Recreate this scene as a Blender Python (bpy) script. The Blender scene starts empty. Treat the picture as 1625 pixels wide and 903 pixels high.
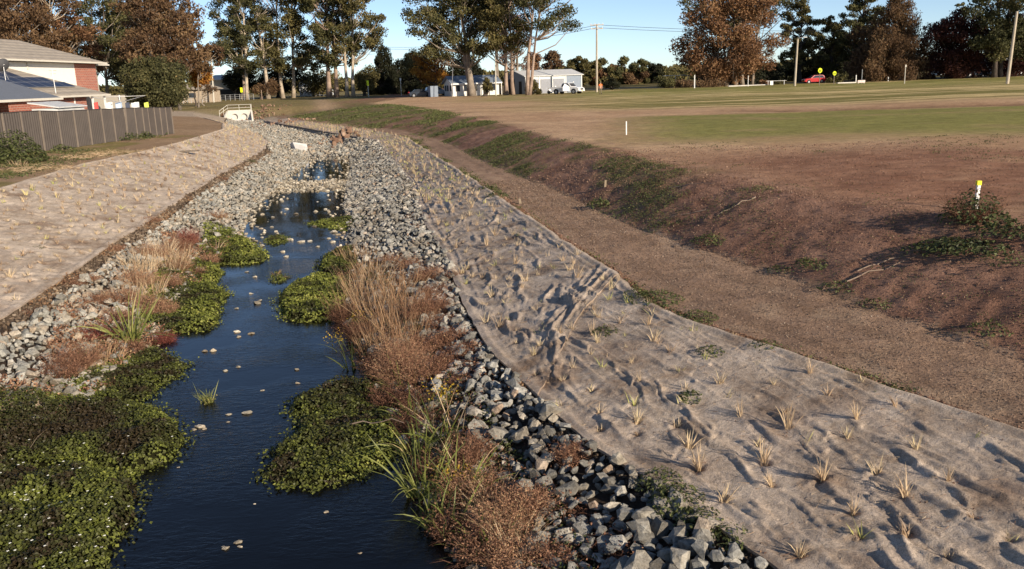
import bpy, bmesh, math, random
import numpy as np
from mathutils import Vector, Matrix
SC = bpy.context.scene
COL = SC.collection
rng = np.random.default_rng(11)
random.seed(5)

# ------------------------------------------------------------------ camera
FPX, CX, CY = 1400.0, 812.5, 451.5
PITCH = math.atan((451.5-124)/FPX); ROLL = .034; CZ = 5.0
_rt = np.array([1, 0, 0.]); _up = np.array([0, math.sin(PITCH), math.cos(PITCH)]); FWD = np.array([0, math.cos(PITCH), -math.sin(PITCH)])
RGT = math.cos(ROLL)*_rt-math.sin(ROLL)*_up; UPV = math.sin(ROLL)*_rt+math.cos(ROLL)*_up
cam_d = bpy.data.cameras.new('camera'); cam = bpy.data.objects.new('camera', cam_d); COL.objects.link(cam)
cam_d.sensor_width = 36; cam_d.lens = 36*FPX/1625; cam_d.clip_start = .1; cam_d.clip_end = 9000
m = Matrix.Identity(4)
for i in range(3):
    m[i][0] = RGT[i]; m[i][1] = UPV[i]; m[i][2] = -FWD[i]
m[2][3] = CZ
cam.matrix_world = m
SC.camera = cam

# ------------------------------------------------------------------ light
SUN_EL = math.radians(20)
SUN_V = Vector((.67*math.cos(SUN_EL), -.742*math.cos(SUN_EL), math.sin(SUN_EL))).normalized()
w = bpy.data.worlds.new('World'); SC.world = w; w.use_nodes = True
nt = w.node_tree; sky = nt.nodes.new('ShaderNodeTexSky'); sky.sky_type = 'NISHITA'; sky.sun_disc = False
sky.sun_elevation = SUN_EL; sky.sun_rotation = math.atan2(SUN_V.x, SUN_V.y)
sky.air_density = .55; sky.dust_density = 0.2; sky.ozone_density = 1.3
nt.links.new(sky.outputs[0], nt.nodes['Background'].inputs[0]); nt.nodes['Background'].inputs[1].default_value = .086
ld = bpy.data.lights.new('sun', 'SUN'); ld.energy = 4.2; ld.angle = math.radians(.55); ld.color = (1, .86, .68)
lo = bpy.data.objects.new('sun', ld); COL.objects.link(lo); lo.rotation_euler = SUN_V.to_track_quat('Z', 'Y').to_euler()
SC.view_settings.view_transform = 'Standard'; SC.view_settings.look = 'None'
SC.view_settings.exposure = .75; SC.view_settings.gamma = 1
SC.cycles.max_bounces = 5; SC.cycles.diffuse_bounces = 2; SC.cycles.glossy_bounces = 3; SC.cycles.transmission_bounces = 3

# ------------------------------------------------------------------ helpers
def ray(px, py):
    return FWD*FPX+RGT*(px-CX)-UPV*(py-CY)
def pt(px, py, Y):                       # the point seen at (px,py) of the photo at distance Y
    d = ray(px, py); t = Y/d[1]
    return np.array([t*d[0], Y, CZ+t*d[2]])
def _h(ix, iy, s):
    n = (ix.astype(np.int64)*374761393+iy.astype(np.int64)*668265263+s*974711) & 0xffffffff
    n = ((n ^ (n >> 13))*1274126177) & 0xffffffff
    return ((n ^ (n >> 16)) & 0xffff)/65535.
def vn(x, y, s=0):
    x = np.asarray(x, float); y = np.asarray(y, float)
    ix = np.floor(x); iy = np.floor(y); fx = x-ix; fy = y-iy
    fx = fx*fx*(3-2*fx); fy = fy*fy*(3-2*fy)
    ix = ix.astype(np.int64); iy = iy.astype(np.int64)
    a = _h(ix, iy, s); b = _h(ix+1, iy, s); c = _h(ix, iy+1, s); d = _h(ix+1, iy+1, s)
    return (a*(1-fx)+b*fx)*(1-fy)+(c*(1-fx)+d*fx)*fy
def fbm(x, y, s=0, o=4):
    r = 0; a = .5; t = 0
    for k in range(o):
        r = r+a*vn(x*2**k+k*17.3, y*2**k-k*9.1, s+k); t += a; a *= .5
    return r/t
def sst(a, b, x):
    t = np.clip((x-a)/(b-a), 0, 1); return t*t*(3-2*t)

class G:
    def __init__(s): s.v = []; s.f = {}; s.n = 0; s.t = []
    def add(s, v, f, tint=.5):
        v = np.asarray(v, float).reshape(-1, 3); f = np.asarray(f, np.int64)
        if not len(v): return s
        s.f.setdefault(f.shape[1], []).append(f+s.n); s.v.append(v); s.n += len(v)
        s.t.append(np.broadcast_to(np.asarray(tint, float), (len(v),)).copy()); return s
    def box(s, x0, x1, y0, y1, z0, z1, tint=.5, M=None):
        v = np.array([(x, y, z) for z in (z0, z1) for y in (y0, y1) for x in (x0, x1)], float)
        if M is not None: v = v@M[0].T+M[1]
        return s.add(v, [(0, 2, 3, 1), (4, 5, 7, 6), (0, 1, 5, 4), (2, 6, 7, 3), (0, 4, 6, 2), (1, 3, 7, 5)], tint)
    def tube(s, pts, rad, n=6, tint=.5, cap=True):
        P = np.asarray(pts, float); k = len(P); rad = np.broadcast_to(np.asarray(rad, float), (k,))
        T = np.gradient(P, axis=0); T /= np.linalg.norm(T, axis=1)[:, None]+1e-9
        ref = np.array([0, 0, 1.]) if abs(T[:, 2]).mean() < .8 else np.array([1., 0, 0])
        A = np.cross(T, ref); A /= np.linalg.norm(A, axis=1)[:, None]+1e-9; B = np.cross(T, A)
        a = np.arange(n)*2*math.pi/n
        v = P[:, None]+rad[:, None, None]*(np.cos(a)[None, :, None]*A[:, None]+np.sin(a)[None, :, None]*B[:, None])
        f = [(i*n+j, i*n+(j+1) % n, (i+1)*n+(j+1) % n, (i+1)*n+j) for i in range(k-1) for j in range(n)]
        n0 = s.n; s.add(v, f, tint)
        if cap:
            s.f.setdefault(n, []).append(np.array([[n0+j for j in range(n)][::-1], [n0+(k-1)*n+j for j in range(n)]]))
        return s
    def poly(s, pts, tint=.5):
        return s.add(pts, [tuple(range(len(pts)))], tint)
    def prism(s, poly, off, tint=.5):     # closed solid: 3-D polygon swept by a vector
        P = np.asarray(poly, float); k = len(P); o = np.asarray(off, float)
        n0 = s.n; s.add(np.vstack([P, P+o]), [(i, (i+1) % k, k+(i+1) % k, k+i) for i in range(k)], tint)
        s.f.setdefault(k, []).append(np.array([[n0+i for i in range(k)][::-1], [n0+k+i for i in range(k)]]))
        return s
    def mesh(s, name, mat, smooth=False, cols=None):
        me = bpy.data.meshes.new(name)
        v = np.vstack(s.v); me.vertices.add(len(v)); me.vertices.foreach_set('co', v.astype(np.float32).ravel())
        fl = []; st = []; tot = 0
        for k, L in s.f.items():
            a = np.vstack(L); fl.append(a.ravel()); st.append(tot+np.arange(len(a))*k); tot += a.size
        fl = np.concatenate(fl); st = np.concatenate(st)
        me.loops.add(len(fl)); me.loops.foreach_set('vertex_index', fl.astype(np.int32))
        me.polygons.add(len(st)); me.polygons.foreach_set('loop_start', st.astype(np.int32))
        me.update(calc_edges=True)
        me.polygons.foreach_set('use_smooth', np.full(len(st), bool(smooth)))
        at = me.attributes.new('tint', 'FLOAT', 'POINT'); at.data.foreach_set('value', np.concatenate(s.t).astype(np.float32))
        if cols is not None:
            ca = me.attributes.new('col', 'FLOAT_COLOR', 'POINT')
            ca.data.foreach_set('color', np.hstack([cols, np.ones((len(cols), 1))]).astype(np.float32).ravel())
        me.materials.append(mat); me.validate(); return me
    def obj(s, name, mat, parent=None, loc=None, smooth=False, cols=None, **tags):
        if loc is not None:
            for a in s.v: a -= np.asarray(loc)
        o = bpy.data.objects.new(name, s.mesh(name, mat, smooth, cols)); COL.objects.link(o)
        if loc is not None: o.location = loc
        if parent: o.parent = parent
        for k, v in tags.items(): o[k] = v
        return o
def thing(name, label, cat, loc=(0, 0, 0), rz=0, group=None):
    o = bpy.data.objects.new(name, None); COL.objects.link(o); o.location = tuple(loc); o.rotation_euler = (0, 0, rz)
    o['label'] = label; o['category'] = cat
    if group: o['group'] = group
    return o
def dup(root, loc, rz, label=None, group=None, scale=1):
    r = root.copy(); COL.objects.link(r); r.location = tuple(loc); r.rotation_euler = (0, 0, rz); r.scale = (scale,)*3
    if label: r['label'] = label
    if group: r['group'] = group
    for ch in root.children:
        c = ch.copy(); COL.objects.link(c); c.parent = r
        for g in ch.children:
            d = g.copy(); COL.objects.link(d); d.parent = c
    return r

def blades(g, base, d, L, W, droop, tint, segs=3):
    base = np.asarray(base, float); N = len(base)
    d = d/np.linalg.norm(d, axis=1)[:, None]
    sd = np.cross(d, rng.normal(size=(N, 3))); sd /= np.linalg.norm(sd, axis=1)[:, None]+1e-9
    L = np.broadcast_to(L, (N,)); W = np.broadcast_to(W, (N,)); droop = np.broadcast_to(droop, (N,))
    hz = d.copy(); hz[:, 2] = 0; hz /= np.linalg.norm(hz, axis=1)[:, None]+1e-6
    vs = []
    for k in range(segs+1):
        t = k/segs
        c = base+d*(L*t)[:, None]+hz*(droop*L*t*t*.6)[:, None]; c[:, 2] -= droop*L*t*t*.75
        if k < segs:
            ww = (W*(1-t*.75)*.5)[:, None]; vs += [c-sd*ww, c+sd*ww]
        else: vs.append(c)
    V = np.stack(vs, 1); K = V.shape[1]; o = (np.arange(N)*K)[:, None]
    q = np.vstack([o+np.array([2*k, 2*k+1, 2*k+3, 2*k+2]) for k in range(segs-1)])
    tr = o+np.array([2*segs-2, 2*segs-1, 2*segs])
    n0 = g.n; g.add(V.reshape(-1, 3), q, np.repeat(np.broadcast_to(tint, (N,)), K)); g.f.setdefault(3, []).append(tr+n0)
def leaves(g, pos, nrm, size, aspect, tint, fold=.15, axis=None):
    N = len(pos); nrm = nrm/(np.linalg.norm(nrm, axis=1)[:, None]+1e-9)
    r = rng.normal(size=(N, 3)) if axis is None else axis
    u = r-nrm*(r*nrm).sum(1)[:, None]; u /= np.linalg.norm(u, axis=1)[:, None]+1e-9; v = np.cross(nrm, u)
    S = np.broadcast_to(size, (N,))[:, None]
    V = np.stack([pos-u*S*.5, pos+v*S*.5*aspect+nrm*S*fold-u*S*.08, pos+u*S*.5, pos-v*S*.5*aspect+nrm*S*fold-u*S*.08], 1)
    o = (np.arange(N)*4)[:, None]
    g.add(V.reshape(-1, 3), o+np.array([0, 1, 2, 3]), np.repeat(np.broadcast_to(tint, (N,)), 4))
def rot_mats(N, tilt=3.2):
    q = rng.normal(size=(N, 4)); q /= np.linalg.norm(q, axis=1)[:, None]
    w_, x, y, z = q.T
    return np.stack([1-2*(y*y+z*z), 2*(x*y-z*w_), 2*(x*z+y*w_), 2*(x*y+z*w_), 1-2*(x*x+z*z), 2*(y*z-x*w_), 2*(x*z-y*w_), 2*(y*z+x*w_), 1-2*(x*x+y*y)], 1).reshape(N, 3, 3)
def hull(n, sc=(1, 1, 1), pw=2.):
    bm = bmesh.new()
    for _ in range(n):
        v = rng.normal(size=3); v /= (np.abs(v)**pw).sum()**(1/pw); v *= rng.uniform(.82, 1.0); bm.verts.new(v*np.array(sc))
    r = bmesh.ops.convex_hull(bm, input=bm.verts)
    bmesh.ops.delete(bm, geom=[e for e in r['geom_interior'] if isinstance(e, bmesh.types.BMVert)], context='VERTS')
    bmesh.ops.recalc_face_normals(bm, faces=bm.faces)
    bm.verts.ensure_lookup_table(); bm.verts.index_update()
    V = np.array([v.co[:] for v in bm.verts]); Fc = np.array([[v.index for v in f.verts] for f in bm.faces]); bm.free(); return V, Fc
ROCKS = [hull(15, (1, rng.uniform(.6, .95), rng.uniform(.42, .75)), 2.) for _ in range(22)]
PEBB = [hull(7, (1, .85, .6)) for _ in range(6)]
def flat_mats(N, sd=.35):
    a = rng.uniform(0, 6.283, N); b = rng.normal(0, sd, N); c = rng.normal(0, sd, N); ca, sa, cb, sb, cc, sc_ = np.cos(a), np.sin(a), np.cos(b), np.sin(b), np.cos(c), np.sin(c); o = np.zeros(N); e = np.ones(N)
    Rz = np.stack([ca, -sa, o, sa, ca, o, o, o, e], 1).reshape(N, 3, 3); Rx = np.stack([e, o, o, o, cb, -sb, o, sb, cb], 1).reshape(N, 3, 3); Ry = np.stack([cc, o, sc_, o, e, o, -sc_, o, cc], 1).reshape(N, 3, 3)
    return Ry@Rx@Rz
def scatter(g, shapes, pos, size, tint, flat=None):
    idx = rng.integers(0, len(shapes), len(pos)); R = rot_mats(len(pos)) if flat is None else flat_mats(len(pos), flat); size = np.broadcast_to(size, (len(pos),)); tint = np.broadcast_to(tint, (len(pos),))
    for i, (V, Fc) in enumerate(shapes):
        k = np.where(idx == i)[0]
        if not len(k): continue
        W = np.einsum('nij,vj->nvi', R[k], V)*(size[k]*.5)[:, None, None]+pos[k][:, None]
        f = (Fc[None]+(np.arange(len(k))*len(V))[:, None, None]).reshape(-1, 3)
        g.add(W.reshape(-1, 3), f, np.repeat(tint[k], len(V)))

# ------------------------------------------------------------------ materials
def nmat(name):
    M = bpy.data.materials.new(name); M.use_nodes = True; t = M.node_tree
    return M, t, t.nodes['Principled BSDF']
def noise(t, scale, det=4, obj=True, rough=.6):
    tc = t.nodes.new('ShaderNodeTexCoord'); n = t.nodes.new('ShaderNodeTexNoise')
    n.inputs['Scale'].default_value = scale; n.inputs['Detail'].default_value = det; n.inputs['Roughness'].default_value = rough
    if obj: t.links.new(tc.outputs['Object'], n.inputs['Vector'])
    else:
        ge = t.nodes.new('ShaderNodeNewGeometry'); t.links.new(ge.outputs['Position'], n.inputs['Vector'])
    return n
def bump(t, b, src, dist, strength=1.):
    bp = t.nodes.new('ShaderNodeBump'); bp.inputs['Distance'].default_value = dist; bp.inputs['Strength'].default_value = strength
    t.links.new(src, bp.inputs['Height']); t.links.new(bp.outputs[0], b.inputs['Normal']); return bp
def ramp(t, stops, src):
    r = t.nodes.new('ShaderNodeValToRGB'); e = r.color_ramp.elements
    while len(e) < len(stops): e.new(.5)
    for i, (p, c) in enumerate(stops): e[i].position = p; e[i].color = (*c, 1)
    t.links.new(src, r.inputs[0]); return r
def mulc(t, a, b, fac=1., mode='MULTIPLY'):
    x = t.nodes.new('ShaderNodeMix'); x.data_type = 'RGBA'; x.blend_type = mode; x.inputs[0].default_value = fac
    t.links.new(a, x.inputs[6]); t.links.new(b, x.inputs[7]); return x.outputs[2]
def plain(name, c, rough=.7, var=.25, scale=3., bmp=0., metal=0., spec=.3, fine=40.):
    M, t, b = nmat(name); n = noise(t, scale, 5, False)
    lo_ = tuple(x*(1-var) for x in c); hi = tuple(min(1, x*(1+var)) for x in c)
    r = ramp(t, [(.3, lo_), (.7, hi)], n.outputs[0]); t.links.new(r.outputs[0], b.inputs['Base Color'])
    b.inputs['Roughness'].default_value = rough; b.inputs['Metallic'].default_value = metal; b.inputs['Specular IOR Level'].default_value = spec
    if bmp: bump(t, b, noise(t, fine, 4, False).outputs[0], bmp)
    return M
def leafy(name, stops, trans=.25, rough=.55, spec=.2, objrand=0.):
    M, t, b = nmat(name); a = t.nodes.new('ShaderNodeAttribute'); a.attribute_name = 'tint'
    src = a.outputs['Fac']
    if objrand:
        oi = t.nodes.new('ShaderNodeObjectInfo'); ma = t.nodes.new('ShaderNodeMath'); ma.operation = 'MULTIPLY_ADD'
        t.links.new(oi.outputs['Random'], ma.inputs[0]); ma.inputs[1].default_value = objrand; t.links.new(src, ma.inputs[2])
        mb = t.nodes.new('ShaderNodeMath'); mb.operation = 'SUBTRACT'; t.links.new(ma.outputs[0], mb.inputs[0]); mb.inputs[1].default_value = objrand/2; src = mb.outputs[0]
    r = ramp(t, stops, src); t.links.new(r.outputs[0], b.inputs['Base Color'])
    b.inputs['Roughness'].default_value = rough; b.inputs['Specular IOR Level'].default_value = spec
    if trans:
        tr = t.nodes.new('ShaderNodeBsdfTranslucent'); t.links.new(r.outputs[0], tr.inputs[0])
        mx = t.nodes.new('ShaderNodeMixShader'); mx.inputs[0].default_value = trans
        t.links.new(b.outputs[0], mx.inputs[1]); t.links.new(tr.outputs[0], mx.inputs[2]); t.links.new(mx.outputs[0], t.nodes['Material Output'].inputs[0])
    return M
# ground: base colour from the kind of soil at each place, grain and relief from noise
def ground_mat():
    M, t, b = nmat('soil_and_grass'); a = t.nodes.new('ShaderNodeAttribute'); a.attribute_name = 'col'
    n1 = noise(t, 26, 6, False, .75); r1 = ramp(t, [(.28, (.5, .48, .46)), (.5, (1, 1, 1)), (.75, (1.5, 1.48, 1.42))], n1.outputs[0])
    n2 = noise(t, 2.3, 6, False, .7); r2 = ramp(t, [(.3, (.78, .76, .74)), (.7, (1.2, 1.2, 1.2))], n2.outputs[0])
    c = mulc(t, a.outputs['Color'], r1.outputs[0]); c = mulc(t, c, r2.outputs[0]); t.links.new(c, b.inputs['Base Color'])
    b.inputs['Roughness'].default_value = .95; b.inputs['Specular IOR Level'].default_value = .1
    ad = t.nodes.new('ShaderNodeMath'); ad.operation = 'MULTIPLY_ADD'; t.links.new(n2.outputs[0], ad.inputs[0]); ad.inputs[1].default_value = 2.5; t.links.new(n1.outputs[0], ad.inputs[2])
    bump(t, b, ad.outputs[0], .03); return M
def jute_mat(name, c1, c2, c3):
    M, t, b = nmat(name); a = t.nodes.new('ShaderNodeAttribute'); a.attribute_name = 'tint'
    n1 = noise(t, 1.6, 7, False, .68); r1 = ramp(t, [(.3, c1), (.52, c2), (.72, c3)], n1.outputs[0])
    n2 = noise(t, 75, 4, False, .85); r2 = ramp(t, [(.35, (.42, .4, .37)), (.5, (1, 1, 1)), (.66, (1.38, 1.36, 1.32))], n2.outputs[0])
    n3 = noise(t, 14, 5, False, .7); r3 = ramp(t, [(.3, (.8, .79, .78)), (.7, (1.15, 1.15, 1.15))], n3.outputs[0])
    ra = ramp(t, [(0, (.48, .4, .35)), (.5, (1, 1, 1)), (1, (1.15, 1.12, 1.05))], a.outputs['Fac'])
    c = mulc(t, r1.outputs[0], r2.outputs[0], .8); c = mulc(t, c, ra.outputs[0]); c = mulc(t, c, r3.outputs[0]); t.links.new(c, b.inputs['Base Color'])
    n6 = noise(t, .9, 6, False, .75); r6 = ramp(t, [(.38, (1.08, 1.07, 1.06)), (.52, (.95, .94, .92)), (.68, (.62, .54, .46))], n6.outputs[0]); c = mulc(t, c, r6.outputs[0]); t.links.new(c, b.inputs['Base Color'])
    b.inputs['Roughness'].default_value = .95; b.inputs['Specular IOR Level'].default_value = .1
    ad = t.nodes.new('ShaderNodeMath'); ad.operation = 'MULTIPLY_ADD'; t.links.new(n3.outputs[0], ad.inputs[0]); ad.inputs[1].default_value = 3.; t.links.new(n2.outputs[0], ad.inputs[2])
    bump(t, b, ad.outputs[0], .008); return M
def rock_mat(name, stops):
    M, t, b = nmat(name); a = t.nodes.new('ShaderNodeAttribute'); a.attribute_name = 'tint'
    oi = t.nodes.new('ShaderNodeObjectInfo'); ad = t.nodes.new('ShaderNodeMath'); ad.operation = 'ADD'
    t.links.new(a.outputs['Fac'], ad.inputs[0]); t.links.new(oi.outputs['Random'], ad.inputs[1])
    fr = t.nodes.new('ShaderNodeMath'); fr.operation = 'FRACT'; t.links.new(ad.outputs[0], fr.inputs[0])
    r = ramp(t, stops, fr.outputs[0]); n = noise(t, 18, 6, False, .75); r2 = ramp(t, [(.32, (.5, .48, .45)), (.5, (.95, .95, .94)), (.66, (1.35, 1.34, 1.3))], n.outputs[0])
    n5 = noise(t, 1.1, 5, False, .7); r5 = ramp(t, [(.42, (1.04, 1.04, 1.03)), (.62, (.78, .7, .6))], n5.outputs[0])
    t.links.new(mulc(t, mulc(t, r.outputs[0], r2.outputs[0]), r5.outputs[0]), b.inputs['Base Color'])
    b.inputs['Roughness'].default_value = .8; b.inputs['Specular IOR Level'].default_value = .3; bump(t, b, n.outputs[0], .03); return M
M_ground = ground_mat()
M_jute = jute_mat('jute_weathered', (.35, .28, .225), (.53, .44, .36), (.65, .555, .465))
M_juteL = jute_mat('jute_pale', (.42, .34, .27), (.55, .46, .375), (.63, .54, .45))
M_rock = rock_mat('basalt_grey', [(0, (.15, .148, .14)), (.35, (.25, .245, .23)), (.7, (.34, .33, .305)), (.93, (.46, .44, .4)), (1, (.36, .26, .19))])
M_rockL = rock_mat('basalt_dusty', [(0, (.22, .22, .205)), (.4, (.33, .32, .29)), (.8, (.44, .42, .375)), (1, (.42, .34, .26))])
M_rockR = rock_mat('sandstone_reddish', [(0, (.14, .08, .055)), (.5, (.25, .16, .115)), (1, (.38, .27, .2))])
M_stone = rock_mat('stream_stone', [(0, (.16, .14, .11)), (.5, (.4, .36, .29)), (1, (.62, .57, .48))])
M_gravel = rock_mat('path_gravel', [(0, (.11, .075, .058)), (.5, (.24, .165, .12)), (.9, (.34, .25, .19)), (1, (.38, .32, .26))])
M_dirt = rock_mat('brown_dirt', [(0, (.07, .05, .036)), (.6, (.17, .125, .09)), (1, (.3, .24, .18))])
M_clod = rock_mat('red_soil_clod', [(0, (.11, .062, .044)), (.6, (.24, .14, .1)), (1, (.36, .25, .18))])
M_cress = leafy('cress_leaf', [(0, (.05, .036, .018)), (.22, (.05, .05, .018)), (.5, (.09, .1, .024)), (.8, (.2, .225, .042)), (1, (.36, .36, .09))], .25, .5, .3)
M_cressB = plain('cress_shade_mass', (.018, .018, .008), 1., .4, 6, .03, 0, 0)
M_flower = plain('white_petal', (.75, .75, .68), .6, .05)
M_yflower = leafy('yellow_flower', [(0, (.3, .16, .02)), (1, (.62, .45, .05))], .2)
M_straw = leafy('dry_straw', [(0, (.17, .085, .045)), (.4, (.34, .2, .11)), (.75, (.52, .37, .22)), (1, (.68, .54, .36))], .25, .6, .2)
M_seed = leafy('seedling_blade', [(0, (.3, .2, .12)), (.35, (.58, .42, .27)), (.7, (.74, .6, .38)), (.9, (.66, .62, .2)), (1, (.34, .4, .1))], .35, .6, .2)
M_red = leafy('rusty_stem', [(0, (.06, .032, .024)), (.3, (.17, .085, .055)), (.6, (.3, .16, .1)), (.85, (.42, .25, .15)), (1, (.5, .35, .2))], .2, .7, .1)
M_crim = leafy('crimson_weed', [(0, (.1, .03, .025)), (.6, (.25, .08, .06)), (1, (.4, .2, .14))], .2, .7, .1)
M_strap = leafy('strap_leaf', [(0, (.05, .055, .018)), (.5, (.13, .15, .035)), (.85, (.27, .28, .08)), (1, (.45, .36, .17))], .25, .5, .3)
M_weed = leafy('broad_weed', [(0, (.035, .04, .016)), (.5, (.075, .09, .03)), (1, (.17, .18, .065))], .25, .55, .25)
M_root = leafy('old_root', [(0, (.14, .1, .075)), (1, (.33, .25, .19))], 0)
M_twig = leafy('dry_twig', [(0, (.12, .09, .06)), (1, (.45, .36, .25))], 0)

# ------------------------------------------------------------------ terrain
def lane(*k):
    a = np.array(k, float); return lambda y: np.interp(y, a[:, 0], a[:, 1])
X_LUP = lane((-10, -14.6), (12, -16), (29.5, -17), (39, -18.6), (46, -18.8), (53, -19.3), (68, -21.5), (80, -25.2), (90, -29.5), (100, -34), (115, -40), (128, -44))
X_LLO = lane((-10, -8.3), (17, -10.2), (21, -10.8), (24.5, -11.5), (28, -11.9), (36.5, -13.4), (45, -14.6), (52, -15.4), (60, -16.4), (69.6, -18.7), (79, -22), (92, -28.6), (110, -34.5), (128, -39.5))
X_SHL = lane((-10, -5.6), (8, -6.6), (14, -7.2), (17, -7.4), (21, -8.0), (25, -8.7), (30, -9.3), (35, -10.5), (41, -11.3), (50, -12.4), (58, -13.3), (65, -14.4), (72, -16.8), (83, -21.6), (97, -28.5), (110, -33.3), (128, -38.2))
X_SHR = lane((-10, 4.2), (5, .7), (8, -.1), (12, -1.3), (15, -2.2), (19, -3.4), (25, -4.5), (30, -5.5), (36, -6.7), (45, -8.1), (55, -9.6), (62, -10.9), (72, -13.3), (87, -19.3), (100, -25), (115, -31.3), (128, -36.3))
X_RLO = lane((-10, 10.4), (3, 4.4), (7.32, 2.4), (8.7, 1.8), (9.6, 1.32), (10.8, .77), (12, .38), (14.4, -.35), (17.2, -.9), (22.3, -1.6), (27.8, -2.6), (40, -4.4), (53.3, -7), (65, -9.5), (79.5, -15.8), (91, -20.8), (110, -29.4), (128, -35))
X_RUP = lane((-10, 13.9), (3, 7.8), (8.6, 5.33), (10.5, 4.31), (11.6, 3.73), (13.25, 2.85), (14.65, 2.3), (17, 1.99), (19.4, 1.49), (23.5, .67), (28.2, -.18), (35.4, -1.6), (45.7, -3.65), (61.8, -6.9), (73, -10.8), (83.5, -15.0), (102.8, -23.6), (118.6, -30.2), (128, -34))
X_TOE = lane((-10, 16.2), (3, 9.8), (10.84, 6.59), (14.1, 5.59), (16, 5.16), (19.2, 4.02), (22.9, 2.97), (26.3, 2.34), (31.4, 1.32), (37.6, -.2), (45.7, -1.9), (57.6, -4.2), (70.8, -8.3), (86, -15), (117.5, -27.8), (128, -31))
X_CRE = lane((-10, 20), (3, 14), (15, 8.9), (16.5, 8.0), (20, 6.6), (25, 5.3), (31.8, 4.3), (40.2, 2.7), (56.2, -.15), (81.5, -5.9), (106, -12.2), (128, -19))
Z_BED = lane((-10, 0), (62, 0), (66, .25), (80, .45), (128, .6))
Z_LLO = lane((-10, .7), (52, .72), (80, .92), (128, 1.1)); Z_RLO = lane((-10, .5), (45, .55), (65, .85), (85, .8), (128, .75)); Z_RUP = lane((-10, 1.15), (70, 1.15), (90, 1.0), (128, .95))
LX = [lambda y: X_LUP(y)-4.5, X_LUP, X_LLO, lambda y: X_LLO(y)+.18*(X_SHL(y)-X_LLO(y)), X_SHL, lambda y: .75*X_SHL(y)+.25*X_SHR(y), lambda y: .25*X_SHL(y)+.75*X_SHR(y), X_SHR, X_RLO, X_RUP, X_TOE, X_CRE]
def wet(y): return (1-sst(60, 63, y))*(1-.93*(sst(42.6, 43.6, y)*(1-sst(46.2, 47.2, y))))
LZ = [lambda y: 2.15+0*y, lambda y: 1.9+0*y, Z_LLO, lambda y: Z_LLO(y)-.14, Z_BED, lambda y: Z_BED(y)-.32*wet(y)-.02, lambda y: Z_BED(y)-.32*wet(y)-.02, Z_BED, Z_RLO, Z_RUP, lambda y: Z_RUP(y)+.05, lambda y: 2.2+0*y]
def lanes_at(y):
    y = np.asarray(y, float); yc = np.minimum(y, 128)
    X = np.stack([f(yc) for f in LX]); Z = np.stack([f(yc) for f in LZ])
    for i in range(1, len(X)): X[i] = np.maximum(X[i], X[i-1]+.02)
    up = sst(124.6, 129.5, y); up2 = sst(112, 128, y)
    Z = Z*(1-up)+2.15*up
    return X, Z
def _un(px, py, z):
    d = ray(px, py); t = (z-CZ)/d[2]; return d[0]*t, d[1]*t
FUR = [(_un(*a, 1.75), _un(*b, 1.9)) for a, b in [((1050, 353), (1200, 316)), ((1085, 362), (1235, 328)), ((1020, 340), (1130, 312)), ((1120, 375), (1262, 345)), ((1318, 452), (1465, 398)), ((1350, 474), (1510, 408)), ((1240, 438), (1380, 380)), ((1290, 440), (1400, 392)), ((1480, 500), (1625, 425)), ((1180, 405), (1300, 360)), ((880, 300), (960, 262)), ((920, 312), (1010, 270))]]
def Zg(x, y, detail=True):
    x = np.asarray(x, float); y = np.asarray(y, float); sh = np.broadcast(x, y).shape
    x = np.broadcast_to(x, sh).ravel(); y = np.broadcast_to(y, sh).ravel()
    X, Z = lanes_at(y); z = np.where(x < X[0], 2.2, 0.); u = np.where(x < X[0], -1., 0.)
    for i in range(len(X)-1):
        k = (x >= X[i]) & (x < X[i+1]); t = (x-X[i])/(X[i+1]-X[i])
        tz = 1-(1-t)**1.35 if i == 10 else t; z = np.where(k, Z[i]*(1-tz)+Z[i+1]*tz, z); u = np.where(k, i+t, u)
    k = x >= X[-1]; z = np.where(k, 2.2, z); u = np.where(k, 11+np.minimum(.99, (x-X[-1])/20), u)
    if detail:
        bank = np.clip((u-9.9)*4, 0, 1)*np.clip((11.15-u)*4, 0, 1)
        for (a_, b_) in FUR:
            ex, ey = b_[0]-a_[0], b_[1]-a_[1]; L_ = math.hypot(ex, ey); du = ((x-a_[0])*ex+(y-a_[1])*ey)/L_; dv = (-(x-a_[0])*ey+(y-a_[1])*ex)/L_; k = (np.abs(dv) < .6) & (du > -.3) & (du < L_+.3)
            if k.any():
                dvk = dv[k]+.06*np.sin(du[k]*2.3+a_[0]*9); z[k] += bank[k]*(.3+1.1*fbm(x[k]*.8, y[k]*.8, 66, 2))*(.024*np.exp(-(dvk/.06)**2)-.022*np.exp(-((dvk+.15)/.07)**2))*np.clip((du[k]+.3)*2, 0, 1)*np.clip((L_+.3-du[k])*2, 0, 1)
        path = ((u > 9) & (u <= 10))
        z = z+bank*((fbm(x*.9, y*.9, 3)-.5)*.13+(fbm(x*5, y*5, 8, 3)-.5)*.06)
        z = z+path*((fbm(x*1.5, y*1.5, 5)-.5)*.06+(fbm(x*9, y*9, 6, 2)-.5)*.02)
        fld = np.clip((u-10.95)*6, 0, 1)
        z = z+fld*((fbm(x*.08, y*.08, 9)-.5)*.3+(fbm(x*1.6, y*1.6, 19, 3)-.5)*.07)*np.clip((u-10.95)*3+.3, 0, 1)
        z = z-fld*.3*sst(14, 22, x)*np.exp(-((y-(66-.1*x))/2.6)**2)
        z = z+(u < 1)*((fbm(x*.3, y*.3, 12)-.5)*.12+(fbm(x*3, y*3, 13, 3)-.5)*.05)
        bed = ((u > 2.6) & (u < 8)); z = z+bed*(fbm(x*2, y*2, 15, 3)-.5)*.1*(np.minimum(np.abs(z), .3)/.3)
    return z.reshape(sh), u.reshape(sh)
def Z1(x, y): return float(Zg(np.array([x]), np.array([y]))[0][0])
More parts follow.
